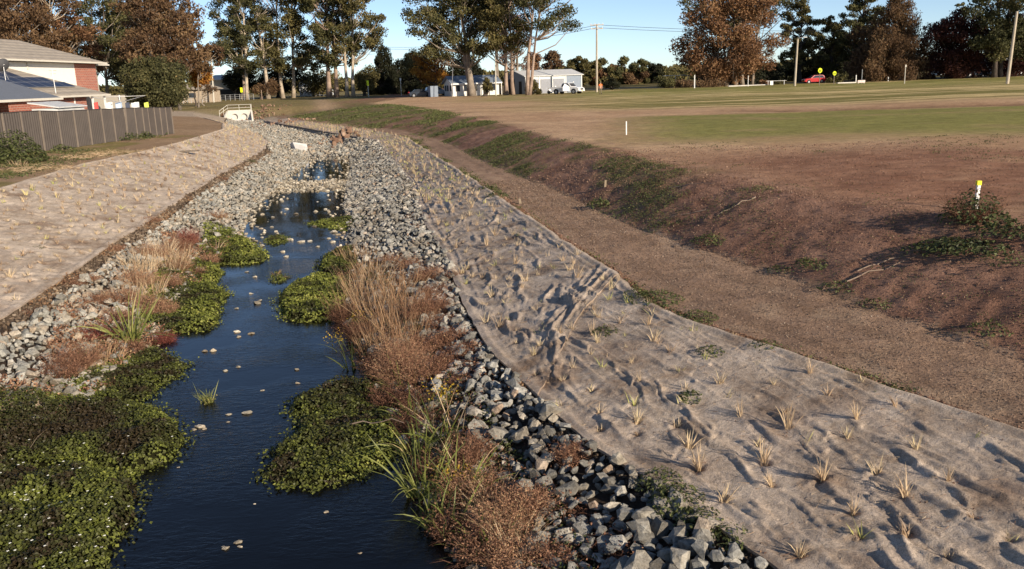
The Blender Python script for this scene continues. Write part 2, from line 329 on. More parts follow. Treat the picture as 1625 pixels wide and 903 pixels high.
def at(px, py, dz=0.):
    d = ray(px, py); t = np.geomspace(3, 900, 1500)/FPX*1.0
    P = d[None]*t[:, None]; P[:, 2] += CZ
    z, _ = Zg(P[:, 0], P[:, 1]); k = np.argmax(P[:, 2] <= z+dz)
    a, b_ = t[max(k-1, 0)], t[k]
    for _ in range(12):
        mm = (a+b_)/2; p = d*mm; p[2] += CZ
        if p[2] <= float(Zg(p[0:1], p[1:2])[0][0])+dz: b_ = mm
        else: a = mm
    p = d*b_; p[2] += CZ; p[2] -= dz
    return p

ROWS = np.concatenate([np.arange(-8, 4, .14), np.exp(np.arange(math.log(4), math.log(140), .0085)), np.exp(np.arange(math.log(141), math.log(4500), .045))])
SUB = [20, 34, 6, 22, 10, 12, 10, 22, 18, 60, 110]
def make_ground():
    X, Z = lanes_at(ROWS); cols = []
    far = 320+1.1*np.maximum(ROWS, 0)
    for t in np.linspace(0, 1, 26)[:-1]: cols.append(X[0]-(1-t)**3*far)
    for i, n in enumerate(SUB):
        for k in range(n): cols.append(X[i]+(X[i+1]-X[i])*k/n)
    for t in np.linspace(0, 1, 190): cols.append(X[-1]+t**2.6*far)
    XX = np.stack(cols, 1); YY = np.broadcast_to(ROWS[:, None], XX.shape); ZZ, U = Zg(XX, YY)
    # the mats lie on the ground: soil just below them
    ZZ = ZZ-.07*((U > 1.01) & (U < 1.99) & (YY < 96) & (YY > 10))-.07*((U > 8.02) & (U < 8.98) & (YY < 118))
    x = XX.ravel(); y = YY.ravel(); u = U.ravel()
    def C(*c): return np.array(c)[None]
    n1 = fbm(x*.35, y*.35, 31)[:, None]; n2 = fbm(x*1.7, y*1.7, 32)[:, None]; n3 = fbm(x*.06, y*.06, 33)[:, None]; n4 = fbm(x*6, y*6, 34, 3)[:, None]
    U_ = u[:, None]; y_ = y[:, None]; x_ = x[:, None]
    def mix(a, b, k): k = np.clip(k, 0, 1); return a*(1-k)+b*k
    dry = mix(C(.4, .25, .145), C(.56, .38, .235), n1*1.4-.2)
    grass = mix(C(.17, .175, .045), C(.27, .25, .075), n2)
    red = mix(C(.23, .115, .07), C(.36, .2, .125), n2*1.6-.4)
    # open field
    f = dry
    redz = sst(1, 9, x_)*(1-sst(27, 35, y_))*sst(14, 19, y_)*np.clip(n1*3-.5, .35, 1); f = mix(f, red, redz)
    st = fbm(x*.05+y*.01, y*.55, 40)[:, None]
    far_grass = sst(68, 80, y_+.1*x_)*(1-sst(400, 900, y_))
    f = mix(f, mix(C(.2, .175, .055), C(.56, .43, .21), np.clip((st-.5)*9+.45, 0, 1)*.9+n2*.3-.15), far_grass*sst(-10, 10, x_-.04*y_+(n3-.5)*18))
    edge = (n3-.5)*14+(n2-.5)*5
    band = sst(3, 9, x_+edge*.35-(y_-45)*.15)*sst(33, 42, y_+edge*.4+.12*x_)*(1-sst(60, 63, y_+edge*.1+.1*x_)); f = mix(f, grass, band*np.clip(n1*1.5+.3, .5, 1)*.95)
    ditch = np.exp(-((y_-(66.5-.1*x_)+edge*.06)/2.6)**2)*sst(13, 20, x_); f = mix(f, C(.13, .07, .04)*(.7+.6*n2), ditch*.85)
    back = sst(105, 125, y_)*(1-sst(150, 200, y_))*sst(-12, 0, x_+edge*.5); f = mix(f, grass*1.05, back*.8*np.clip(n1*2-.3, 0, 1))
    woods = sst(150, 200, y_); f = mix(f, C(.09, .075, .03), woods*.8)
    trk = np.abs(np.sin((x_*.9+y_*.35+(n3-.5)*9)*1.1)); f = f*(1-.12*(trk < .12)*sst(20, 30, y_)*(1-sst(60, 80, y_))*(x_ < 30))
    scr = fbm(x*2.2-y*1.1, y*9, 71, 3)[:, None]; f = f*(.82+.36*scr)
    col = f
    # bank
    g1 = fbm(x*.55, y*.4, 51)[:, None]; g2 = fbm(x*2.6, y*2.6, 52)[:, None]
    bank = mix(C(.19, .1, .068), C(.36, .21, .145), n2*1.5-.25)
    gk = np.clip((g1-.47)*6, 0, 1)*np.clip((g2-.35)*4, 0, 1); gk = gk*sst(20, 30, y_)*.8
    gk = np.maximum(gk, sst(70, 84, y_+(g1-.5)*30)*np.clip(1.25-np.abs(y_-108)/45, 0, 1)*np.clip((g2-.22)*4, 0, 1))
    bank = mix(bank, C(.12, .125, .04)*(.7+.7*n4), gk*.85)
    bk = sst(9.97, 10.06, U_+(n4-.5)*.16)*(1-sst(10.93, 11.1, U_+(n1-.5)*.25)); col = mix(col, bank, bk)
    # gravel path
    path = mix(C(.25, .165, .115), C(.36, .24, .165), n1*1.5-.25); px_ = np.exp(-(((x_-3.9)/.5)**2+((y_-20.5)/2.6)**2)); path = mix(path, C(.5, .37, .27), px_*.9*np.clip(n4*2.2-.3, 0, 1)); path = path*(1-.16*np.exp(-((U_-9.3)/.07)**2)-.16*np.exp(-((U_-9.72)/.07)**2)); path = mix(path, C(.4, .29, .2), np.clip((n2-.58)*5, 0, 1)*.5)
    col = mix(col, path, sst(8.98, 9.0, U_)*(1-sst(9.97, 10.06, U_+(n4-.5)*.16)))
    # under mats and the rock beds
    jut = mix(C(.33, .26, .2), C(.44, .36, .27), n2)
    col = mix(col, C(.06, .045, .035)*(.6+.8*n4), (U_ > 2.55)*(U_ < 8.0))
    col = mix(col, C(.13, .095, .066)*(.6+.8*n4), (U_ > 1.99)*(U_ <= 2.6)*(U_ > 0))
    col = mix(col, jut, (U_ > 7.99)*(U_ < 8.99))
    farbed = (U_ > 2.4)*(U_ < 8.0)*sst(58, 70, y_); col = mix(col, mix(C(.26, .24, .21), C(.42, .39, .34), n4), farbed)
    # left yard
    yard = mix(C(.27, .18, .11), C(.36, .25, .155), n1); yard = mix(yard, C(.19, .165, .055), np.clip((fbm(x*.5, y*.35, 61)[:, None]-.55)*8, 0, 1)*(y_ < 60)*.8)
    col = mix(col, yard, (U_ < 1.0)*1.0)
    col = mix(col, jut*1.1, (U_ > .99)*(U_ < 2.0)*1.0)
    emb = (x_ < -27)*sst(118, 130, y_+(n1-.5)*4); col = mix(col, mix(C(.24, .18, .09), C(.17, .15, .055), n1*2-.5), emb*(1-sst(-27, -20, x_)))
    pale = (x_ < X_LUP(np.minimum(y_, 128)))*(x_ > -62)*sst(100, 104, y_+.0*x_)*(1-sst(124, 128, y_-.0*x_)); col = mix(col, jut*1.05, pale)
    tr = np.exp(-(((x_+26)+(y_-130)*.22)/1.8)**2)*sst(118, 124, y_)*(1-sst(170, 180, y_)); col = mix(col, C(.38, .27, .17), tr)
    R, Cn = XX.shape; i = np.arange(R-1)[:, None]*Cn+np.arange(Cn-1)[None]
    F_ = np.stack([i, i+1, i+Cn+1, i+Cn], -1).reshape(-1, 4)
    g = G(); g.add(np.stack([x, y, ZZ.ravel()], 1), F_)
    o = g.obj('ground', M_ground, smooth=True, cols=np.clip(col, 0, 1)); o['kind'] = 'structure'
make_ground()

# ------------------------------------------------------------------ water
def water():
    M, t, b = nmat('creek_water')
    b.inputs['Base Color'].default_value = (.003, .003, .003, 1); b.inputs['Roughness'].default_value = .035; b.inputs['IOR'].default_value = 1.33
    b.inputs['Specular IOR Level'].default_value = .34
    ge = t.nodes.new('ShaderNodeNewGeometry'); mp = t.nodes.new('ShaderNodeMapping'); mp.inputs['Scale'].default_value = (1.2, 2.6, 1)
    t.links.new(ge.outputs['Position'], mp.inputs[0])
    n = t.nodes.new('ShaderNodeTexNoise'); n.inputs['Scale'].default_value = 5.; n.inputs['Detail'].default_value = 4; n.inputs['Roughness'].default_value = .6; n.inputs['Distortion'].default_value = .6
    t.links.new(mp.outputs[0], n.inputs['Vector'])
    n2 = t.nodes.new('ShaderNodeTexNoise'); n2.inputs['Scale'].default_value = .55; n2.inputs['Detail'].default_value = 3; t.links.new(ge.outputs['Position'], n2.inputs['Vector'])
    r = ramp(t, [(.38, (.12, .12, .12)), (.6, (1, 1, 1))], n2.outputs[0])
    sx = t.nodes.new('ShaderNodeSeparateXYZ'); t.links.new(ge.outputs['Position'], sx.inputs[0])
    mr = t.nodes.new('ShaderNodeMapRange'); mr.inputs[1].default_value = 26; mr.inputs[2].default_value = 33; mr.inputs[3].default_value = 1; mr.inputs[4].default_value = .12; t.links.new(sx.outputs[1], mr.inputs[0])
    mu = t.nodes.new('ShaderNodeMath'); mu.operation = 'MULTIPLY'; t.links.new(r.outputs[0], mu.inputs[0]); t.links.new(mr.outputs[0], mu.inputs[1])
    mv = t.nodes.new('ShaderNodeMath'); mv.operation = 'MULTIPLY'; t.links.new(n.outputs[0], mv.inputs[0]); t.links.new(mu.outputs[0], mv.inputs[1])
    bump(t, b, mv.outputs[0], .012)
    ys = np.linspace(-8, 66, 75); g = G(); V = []
    for y in ys:
        a = float(X_SHL(y)); c = float(X_SHR(y)); V += [(a-.9+(c-a+1.8)*k/10, y, 0.0) for k in range(11)]
    i = np.arange(74)[:, None]*11+np.arange(10)[None]
    g.add(V, np.stack([i, i+1, i+12, i+11], -1).reshape(-1, 4)); o = g.obj('water', M, smooth=True); o['kind'] = 'structure'
water()

# ------------------------------------------------------------------ jute mats with pin holes, mounds, wrinkles
def seed_points(xlo, xhi, y0, y1, sp, jit=.32):
    P = []; y = y0; r = 0
    while y < y1:
        a, b_ = xlo(y), xhi(y); wd = b_-a; n = max(2, int(round(wd/sp)))
        for k in range(n):
            u = (k+.5+(.25 if r % 2 else -.25)+rng.uniform(-jit, jit)*.7)/n; yy = y+rng.uniform(-jit, jit)*sp+.35*u*sp
            if .03 < u < .97 and rng.random() > .07: P.append((a+u*wd, yy, k, r))
        y += sp*.95; r += 1
    return np.array(P)
SP_R = np.vstack([seed_points(X_RLO, X_RUP, 4.2, 13, .56), seed_points(X_RLO, X_RUP, 13, 100, .46)]); SP_L = seed_points(X_LUP, X_LLO, 13, 92, .58)
def dimples(x, y, P, s, amp):
    z = np.zeros_like(x); t = np.zeros_like(x)
    order = np.argsort(P[:, 1]); Q = P[order]
    for j in range(x.shape[0]):
        yy = y[j, 0]; a = np.searchsorted(Q[:, 1], yy-1.1); b_ = np.searchsorted(Q[:, 1], yy+1.1)
        if b_ <= a: continue
        dx = x[j][None]-Q[a:b_, 0][:, None]; dy = y[j][None]-Q[a:b_, 1][:, None]; r2 = dx*dx+dy*dy
        ph = (Q[a:b_, 0]*37.7+Q[a:b_, 1]*11.3)[:, None]; an = np.arctan2(dy, dx)
        am = (.55+.9*np.modf(np.abs(ph*1.37))[0])
        hole = -np.exp(-r2/(s*s))*am
        # ring of puckers and radiating tension folds
        ring = .42*np.exp(-((np.sqrt(r2)-1.9*s)/(1.1*s))**2)*(.3+.6*np.sin(an*2+ph)+.5*np.sin(an*5+ph*2))*am
        z[j] += (hole+ring).sum(0)*amp; t[j] -= (np.exp(-r2/(s*s*.8))).sum(0)
    return z, np.clip(t, -1, 0)
def mat_sheet(name, label, xlo, xhi, ys, ncol, P, mat, ystart=None, yend=None, amp=.05, s=.13, over=.04, lift=.0, folds=None, broad=.06, crease=None):
    T = np.linspace(-.035, 1.02, ncol); R = len(ys)
    U = np.broadcast_to(T[None], (R, ncol)); V = np.broadcast_to(ys[:, None], (R, ncol)).copy()
    if ystart is not None:                 # slanted near end
        y0 = ystart(U); k = (V-ys[0])/(ys[-1]-ys[0]); V = y0+(ys[-1]-y0)*k
    if yend is not None:
        y1 = yend(U); k = (V-ys[0])/(ys[-1]-ys[0]); V = ys[0]+(y1-ys[0])*k
    a = xlo(V); b_ = xhi(V); wob = (fbm(V*1.1, V*0+3.3, 77, 3)-.5)
    X = a+(b_-a)*U+wob*.16*np.where(U < .1, 1, 0)*(1-U*10).clip(0, 1)+wob*.22*np.clip((U-.85)/.15, 0, 1)
    z, _ = Zg(X, V, False); zc, _ = Zg(np.clip(X, a+.01, b_-.01), V, False); z = np.maximum(zc, z)
    dz = np.zeros_like(X); tt = np.zeros_like(X)
    if ystart is None and yend is None or True:
        dz, tt = dimples(X, V, P, s, amp)
    # folds pulled tight along the sheet and slack bulges
    wr = fbm(X*4.2+V*1.35, V*.42-X*.25, 81, 3); ridge = np.clip(1-np.abs(wr-.5)*9, 0, 1)**2
    wr2 = fbm(X*2.1+V*.9+4, V*.35, 87, 2); ridge2 = np.clip(1-np.abs(wr2-.5)*14, 0, 1)**2
    bulge = (fbm(X*1.6, V*1.3, 82, 3)-.5)
    for uu, hh in ((.085, .022), (.36, .014), (.68, .014), (.93, .02)): dz = dz+hh*np.exp(-((U-uu-wob*.05)*(b_-a)/.022)**2)
    dz = dz+bulge*broad+ridge*.018+ridge2*.018+(fbm(X*9, V*9, 83, 2)-.5)*.012
    if crease is not None:
        for (cx_, cy_, ang, ln_, hh_, wd_) in crease:
            j0, j1 = np.searchsorted(V[:, 0], [cy_-ln_, cy_+ln_]) if ystart is None else (0, R)
            if j1 <= j0: continue
            xs_, vs_ = X[j0:j1], V[j0:j1]; du = (xs_-cx_)*math.cos(ang)+(vs_-cy_)*math.sin(ang); dv = -(xs_-cx_)*math.sin(ang)+(vs_-cy_)*math.cos(ang)+.05*np.sin(du*5+cx_*9)
            dz[j0:j1] += hh_*np.exp(-np.where(dv > 0, dv/wd_, dv/(wd_*3))**2)*np.clip(1-(du/ln_*2)**2, 0, 1)
    if folds is not None: dz = dz+folds(X, V, U)
    e = np.minimum((U+.035)*(b_-a), (1.02-U)*(b_-a)); edge = np.clip(e/.12, 0, 1)
    hem = np.exp(-((e-.1)/.06)**2)*.03
    dz = dz*np.clip(e/.25, .25, 1)+hem
    Zt = z+over+dz+lift
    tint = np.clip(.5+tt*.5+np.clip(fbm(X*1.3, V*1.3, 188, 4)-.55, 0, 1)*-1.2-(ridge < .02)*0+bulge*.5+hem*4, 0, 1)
    g = G(); i = np.arange(R-1)[:, None]*ncol+np.arange(ncol-1)[None]; F_ = np.stack([i, i+1, i+ncol+1, i+ncol], -1).reshape(-1, 4)
    g.add(np.stack([X, V, Zt], -1), F_, tint.ravel())
    # thickness: turned-down hem all round
    loop = np.concatenate([np.arange(ncol), ncol-1+ncol*np.arange(1, R), (R-1)*ncol+np.arange(ncol-2, -1, -1), ncol*np.arange(R-2, 0, -1)])
    Pv = np.stack([X, V, Zt], -1).reshape(-1, 3)[loop]; n = len(loop)
    dn = Pv.copy(); dn[:, 2] -= .035
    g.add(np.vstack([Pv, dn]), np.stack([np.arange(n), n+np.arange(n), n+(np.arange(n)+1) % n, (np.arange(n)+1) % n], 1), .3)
    o = g.obj(name, mat, smooth=True, loc=(float(X[0, 0]), float(V[0, 0]), float(Zt[0, 0])))
    o['label'] = label; o['category'] = 'erosion mat'; return o
YJ = lambda U: 12.1+U*4.6
def creases(xlo, xhi, y0, y1, n, h0):
    out = []
    for _ in range(n):
        y = y0+(y1-y0)*rng.random()**1.2; u = rng.uniform(.05, .95); sl = math.atan2(1, (xlo(y+1)-xlo(y-1))/2)
        out.append((xlo(y)+u*(xhi(y)-xlo(y)), y, sl+rng.normal(0, .22), rng.uniform(.5, 2.2), h0*rng.uniform(.4, 1.2), rng.uniform(.012, .03)))
    return out
def jfold(X, V, U):
    d = (V-YJ(U)); rg = np.clip(1-np.abs(fbm(d*2.6+1, U*1.3+X*.3, 5, 3)-.5)*7, 0, 1)**1.5; return np.exp(-((d-.3)/.9)**2)*(.05*rg*np.clip(U*2+.1, 0, 1)+.015)
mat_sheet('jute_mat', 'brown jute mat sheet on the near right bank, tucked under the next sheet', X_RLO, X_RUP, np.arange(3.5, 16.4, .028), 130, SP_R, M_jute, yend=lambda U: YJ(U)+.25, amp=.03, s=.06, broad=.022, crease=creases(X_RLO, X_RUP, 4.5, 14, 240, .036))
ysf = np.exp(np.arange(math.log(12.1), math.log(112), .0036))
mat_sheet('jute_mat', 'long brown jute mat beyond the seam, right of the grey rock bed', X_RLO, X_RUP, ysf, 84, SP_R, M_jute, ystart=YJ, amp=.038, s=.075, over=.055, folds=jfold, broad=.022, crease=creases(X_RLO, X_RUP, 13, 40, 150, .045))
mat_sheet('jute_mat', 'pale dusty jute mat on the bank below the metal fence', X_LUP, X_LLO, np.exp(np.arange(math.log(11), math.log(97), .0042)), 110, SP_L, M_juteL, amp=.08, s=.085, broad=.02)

# ------------------------------------------------------------------ rock beds
def inview(P, pad=25):
    v = P-np.array([0, 0, CZ]); zf = v@FWD; px = CX+FPX*(v@RGT)/zf; py = CY-FPX*(v@UPV)/zf
    return (zf > 0) & (px > -pad) & (px < 1625+pad) & (py > -pad) & (py < 903+pad), px, py
def rock_points(lo, hi, y0, y1, sp, drop=None):
    out = []
    y = y0
    while y < y1:
        a, b_ = lo(y), hi(y); n = int((b_-a)/sp)
        if n > 0: out.append(np.stack([a+(np.arange(n)+.5)*(b_-a)/n, np.full(n, y)], 1))
        y += sp*.95
    P = np.vstack(out); P = P+rng.uniform(-.45, .45, P.shape)*sp; return P
def rock_bank(label, P, size, mat, n_ind, near_ok, cat='rocks'):
    _, qx, qy = inview(np.stack([P[:, 0], P[:, 1], P[:, 0]*0+.3], 1)); k = ~((P[:, 1] < 14) & (P[:, 0] < -2) & (qy > 652)); P = P[k]; size = size[k]     # nothing but cress grows there
    z, _ = Zg(P[:, 0], P[:, 1]); P3 = np.stack([P[:, 0], P[:, 1], z+size*.22+rng.uniform(-.02, .06, len(P))], 1)
    tint = rng.random(len(P)); vis, px, py = inview(P3); key = np.where(vis & near_ok(P3, px, py), P3[:, 1]/size, 1e9)
    idx = np.argsort(key)[:n_ind]; idx = idx[key[idx] < 1e8]; rest = np.setdiff1d(np.arange(len(P)), idx)
    root = thing('rock_bank', label, cat, (float(P[:, 0].mean()), float(P[:, 1].mean()), 0)); L = np.array(root.location)
    g = G(); scatter(g, ROCKS, P3[rest]-L, size[rest], tint[rest], .45); o = g.obj('rock_fill', mat, root); o['kind'] = 'stuff'
    if n_ind:
        ms = []
        for V, Fc in ROCKS: ms.append(G().add(V*.5, Fc, 0.).mesh('rock', mat))
        for i in idx:
            o = bpy.data.objects.new('rock', ms[rng.integers(len(ms))]); COL.objects.link(o); o.parent = root
            o.location = P3[i]-L; o.scale = (size[i],)*3; o.rotation_euler = (rng.normal(0, .45), rng.normal(0, .45), rng.uniform(0, 6.28))
    return root
def rsize(n, a=.2, b_=.06): return np.clip(rng.lognormal(math.log(a), .36, n), .07, .4)
P = np.vstack([rock_points(lambda y: X_SHR(y)-.5, lambda y: X_RLO(y)-.12, 5, 20, .128), rock_points(lambda y: X_SHR(y)-.12, lambda y: X_RLO(y)-.0, 20, 64, .125)])
rock_bank('bed of blue-grey crushed rocks between the creek plants and the right jute mat', P, rsize(len(P), .178)*np.interp(P[:, 1], [12, 24], [1., .82]), M_rock, 300, lambda p, px, py: (p[:, 0] > X_RLO(p[:, 1])-2.3) & (p[:, 0] < X_RLO(p[:, 1])-.15))
P = np.vstack([rock_points(lambda y: X_LLO(y)+.5, lambda y: X_SHL(y)+.3, 9, 20, .13), rock_points(lambda y: X_LLO(y)+.5, lambda y: X_SHL(y)+.06, 20, 64, .135)])
rock_bank('bed of pale dusty grey rocks along the left side of the creek', P, rsize(len(P), .165)*np.interp(P[:, 1], [14, 26], [1., .85]), M_rockL, 220, lambda p, px, py: (py > 430) & (px < 170))
P = rock_points(lambda y: X_LLO(y)+.15, lambda y: X_RLO(y)-.1, 62, 118, .25)
P = P[~((P[:, 1] > 105) & (rng.random(len(P)) < .5))]
rock_bank('pale rock bed filling the dry channel upstream of the pools', P, rsize(len(P), .2), M_rockL, 0, lambda p, px, py: p[:, 0] > 1e9)
# rock riffle between the two far pools, and the stones that break the surface at the pool edges
P = np.stack([rng.uniform(0, 1, 900), rng.uniform(42.3, 47.5, 900)], 1); P[:, 0] = X_SHL(P[:, 1])+P[:, 0]*(X_SHR(P[:, 1])-X_SHL(P[:, 1]))
P2 = []
for y in np.linspace(27, 63, 420):
    s_ = rng.random() < .5; e_ = X_SHL(y)+abs(rng.normal(0, .55)) if s_ else X_SHR(y)-abs(rng.normal(0, .4)); P2.append((e_, y))
for _ in range(90):
    y = rng.uniform(44, 62); P2.append((rng.uniform(X_SHL(y), X_SHR(y)), y))
P = np.vstack([P, P2]); z = np.full(len(P), -.01)+rng.uniform(-.03, .04, len(P))
g = G(); scatter(g, ROCKS, np.stack([P[:, 0], P[:, 1], z], 1), rng.uniform(.1, .26, len(P)), rng.random(len(P)), .3)
o = g.obj('riffle_rocks', M_stone); o['kind'] = 'stuff'; o['label'] = 'wet brown stones breaking the surface between and around the far pools'; o['category'] = 'stones'

# single stones in the creek (photo position, width in photo pixels)
STN = [(318, 678, 17), (308, 682, 10), (325, 681, 8), (363, 658, 11), (392, 656, 17), (362, 670, 7), (325, 558, 10), (337, 557, 13), (376, 527, 11), (399, 530, 12), (378, 535, 9), (407, 482, 17), (399, 466, 9), (376, 490, 8), (413, 477, 8), (378, 583, 9), (358, 589, 9), (416, 620, 9), (455, 408, 10), (449, 400, 9), (500, 360, 11), (478, 384, 14), (460, 381, 12), (444, 378, 12), (492, 383, 9), (414, 363, 8), (429, 378, 8), (416, 377, 6), (530, 369, 12), (541, 365, 10), (522, 379, 7), (453, 441, 12), (441, 437, 9), (470, 587, 11), (473, 608, 10), (405, 440, 9), (392, 432, 9), (451, 505, 11), (520, 410, 8), (572, 349, 9), (505, 392, 8), (348, 470, 6), (360, 871, 16), (378, 861, 15), (381, 868, 9), (355, 869, 9), (518, 813, 9), (571, 878, 8), (283, 742, 5), (404, 800, 5), (470, 340, 8), (500, 336, 9), (455, 332, 7), (520, 352, 8)]
cst = {}
STL = {0: 'pale flat stone, largest of the little cluster in the near creek', 4: 'long pale flat stone right of the small cluster in the near creek', 11: 'long flat pale stone breaking the riffle mid creek', 7: 'rounded pale stone, right one of a close pair by the left cress', 6: 'small pale stone, left one of a close pair by the left cress'}
for i, (px, py, wd) in enumerate(STN):
    d = ray(px, py); p = d*(-CZ/d[2]); p[2] = 0; D = CZ/(-d[2])*FPX; s_ = wd/FPX*D*1.05
    g = G(); V, Fc = ROCKS[i % len(ROCKS)]; g.add(V*np.array([.55, .5, .38])*s_, Fc, rng.random()*.5+.35); p[2] = s_*.06
    col_ = 'creek' if py < 430 else ('wide blue reach' if py < 620 else 'dark near pool')
    lab = STL.get(i)
    if not lab:
        sz_ = 'tiny' if wd < 8 else ('small' if wd < 11 else 'larger'); lm = [(345, 'below the far pool'), (372, 'in the shallows under the far pool'), (400, 'near the upper weed islet'), (455, 'near the mid creek islet'), (545, 'level with the round cress mound'), (625, 'in the blue bend'), (700, 'by the lone grass tuft'), (820, 'on the dark near pool'), (999, 'at the bottom edge of the pool')]
        rg_ = next(b for a, b in lm if py < a); sd_ = 'left' if px < 395-(py-400)*.1 else ('middle' if px < 480 else 'right'); kk = (sz_, rg_, sd_); cst[kk] = cst.get(kk, 0)+1
        lab = '%s%s pale stone %s, %s side of the creek' % (['', 'second ', 'third ', 'fourth ', 'fifth ', 'sixth '][cst[kk]-1], sz_, rg_, sd_) if sd_ != 'middle' else '%s%s pale stone %s, in midstream' % (['', 'second ', 'third ', 'fourth ', 'fifth ', 'sixth '][cst[kk]-1], sz_, rg_)
    g.obj('creek_stone', M_stone, loc=None, label=lab, category='stone', group='stones in the ' + col_).location = tuple(p)
g = G(); V, Fc = hull(14, (1, .45, .5), 3); g.add(V*.95, Fc, .98)
o = g.obj('white_boulder', plain('white_rock', (.78, .75, .7), .8, .1, 2, .02), label='long white boulder lying on the far rock bed', category='boulder'); p = at(474, 239); o.location = (p[0], p[1], p[2]+.2); o.rotation_euler = (0, .1, -.7)
# reddish rock piles
def pile(label, px, py, rx, ry, n, sz, mat=None):
    c = at(px, py); P = np.stack([c[0]+rng.normal(0, rx, n), c[1]+rng.normal(0, ry, n)], 1); z, _ = Zg(P[:, 0], P[:, 1])
    r = thing('rock_pile', label, 'rocks', c)
    for i in range(n):
        V, Fc = ROCKS[rng.integers(len(ROCKS))]; s_ = sz*rng.uniform(.6, 1.3)
        o = G().add(V*.5*s_, Fc, rng.random()).obj('rock', mat or M_rockR, r); o.location = (P[i, 0]-c[0], P[i, 1]-c[1], z[i]-c[2]+s_*.2+max(0, 1-abs(P[i, 0]-c[0])/rx)*sz*.3); o.rotation_euler = rng.uniform(0, 6, 3)
pile('heap of reddish brown broken rocks on the right side of the far bed', 545, 220, 1.0, 2.4, 46, .6)
pile('scattered reddish rocks on the ground right of the concrete culvert', 412, 185, 1.3, 3.0, 110, .38)
pile('low line of brown rocks at the head of the rock bed', 440, 200, 1.7, 1.8, 40, .45)
pile('few dark rocks on the left shoulder of the culvert', 357, 186, .5, 1.2, 12, .6)

# ------------------------------------------------------------------ gravel and clods
def grit(name, mat, lo, hi, y0, y1, n, s0, s1, pw=1.6, kind='stuff'):
    y = y0+(y1-y0)*rng.random(n)**pw; a = lo(y); b_ = hi(y); x = a+(b_-a)*rng.random(n); z, _ = Zg(x, y)
    s_ = rng.uniform(s0, s1, n)*(.7+.05*y); g = G(); scatter(g, PEBB, np.stack([x, y, z+s_*.15], 1), s_, rng.random(n)); o = g.obj(name, mat); o['kind'] = kind
grit('path_gravel', M_gravel, X_RUP, lambda y: X_TOE(y)+.1, 8, 34, 26000, .008, .026)
grit('soil_clods', M_clod, X_TOE, lambda y: X_CRE(y)+.5, 10, 34, 16000, .01, .03)
grit('field_clods', M_clod, X_CRE, lambda y: X_CRE(y)+12, 14, 34, 9000, .01, .03)
grit('edge_clods', M_clod, lambda y: X_RUP(y)-.02, lambda y: X_RUP(y)+.22, 8, 30, 4500, .02, .055)
grit('edge_clods', M_dirt, lambda y: X_LLO(y)+.03, lambda y: X_LLO(y)+.75, 12, 60, 5000, .03, .09, 1.3)
grit('edge_clods', M_dirt, lambda y: X_RLO(y)-.35, lambda y: X_RLO(y)+.0, 5, 45, 5000, .02, .06, 1.3)

# ------------------------------------------------------------------ seedlings on the mats
def seedling(g, base, h, n, tint, spread=.28, w_=.006):
    b = base+np.stack([rng.normal(0, .018, n), rng.normal(0, .018, n), np.zeros(n)-.03], 1)
    d = np.stack([rng.normal(0, spread, n), rng.normal(0, spread, n), np.ones(n)], 1)
    blades(g, b, d, h*rng.uniform(.55, 1.1, n), w_*rng.uniform(.7, 1.4, n), rng.uniform(0, .35, n), np.clip(tint+rng.normal(0, .07, n), 0, 1), 3)
protos = []
SD_KIND = [('tall wispy straw', .36, 18, .45, .16), ('upright straw', .27, 16, .6, .2), ('short straw', .17, 10, .62, .3), ('yellow-green', .22, 8, .86, .35), ('grey-brown dry', .2, 12, .28, .3), ('open fan-shaped yellow', .24, 5, .8, .5)]
for nm, h, n, ti, spd in SD_KIND:
    vs_ = []
    for v in range(3):
        g = G(); seedling(g, np.zeros(3), h, n, ti, spd, .013); vs_.append(g.mesh('seedling', M_seed))
    protos.append(vs_)
def mat_z(x, y): return Z1(x, y)+.02
def place_seedlings(P, side):
    z, _ = Zg(P[:, 0], P[:, 1], False); P3 = np.stack([P[:, 0], P[:, 1], z+.03], 1); vis, px, py = inview(P3, 5)
    return [(P3[i], px[i], py[i], int(P[i, 2]), int(P[i, 3]), side) for i in range(len(P)) if vis[i]], P3[~vis]
sr, hr_ = place_seedlings(SP_R, 'R'); sl, hl_ = place_seedlings(SP_L, 'L')
allS = sorted(sr+sl, key=lambda s: s[0][1])
kinds_p = {'R': [.16, .22, .24, .14, .16, .08], 'L': [.04, .16, .34, .1, .34, .02]}
ordn = ['nearest', 'second', 'third', 'fourth', 'fifth', 'sixth', 'seventh', 'eighth', 'ninth', 'tenth', 'eleventh', 'twelfth']
cnt = {}; rest = {'R': [], 'L': []}
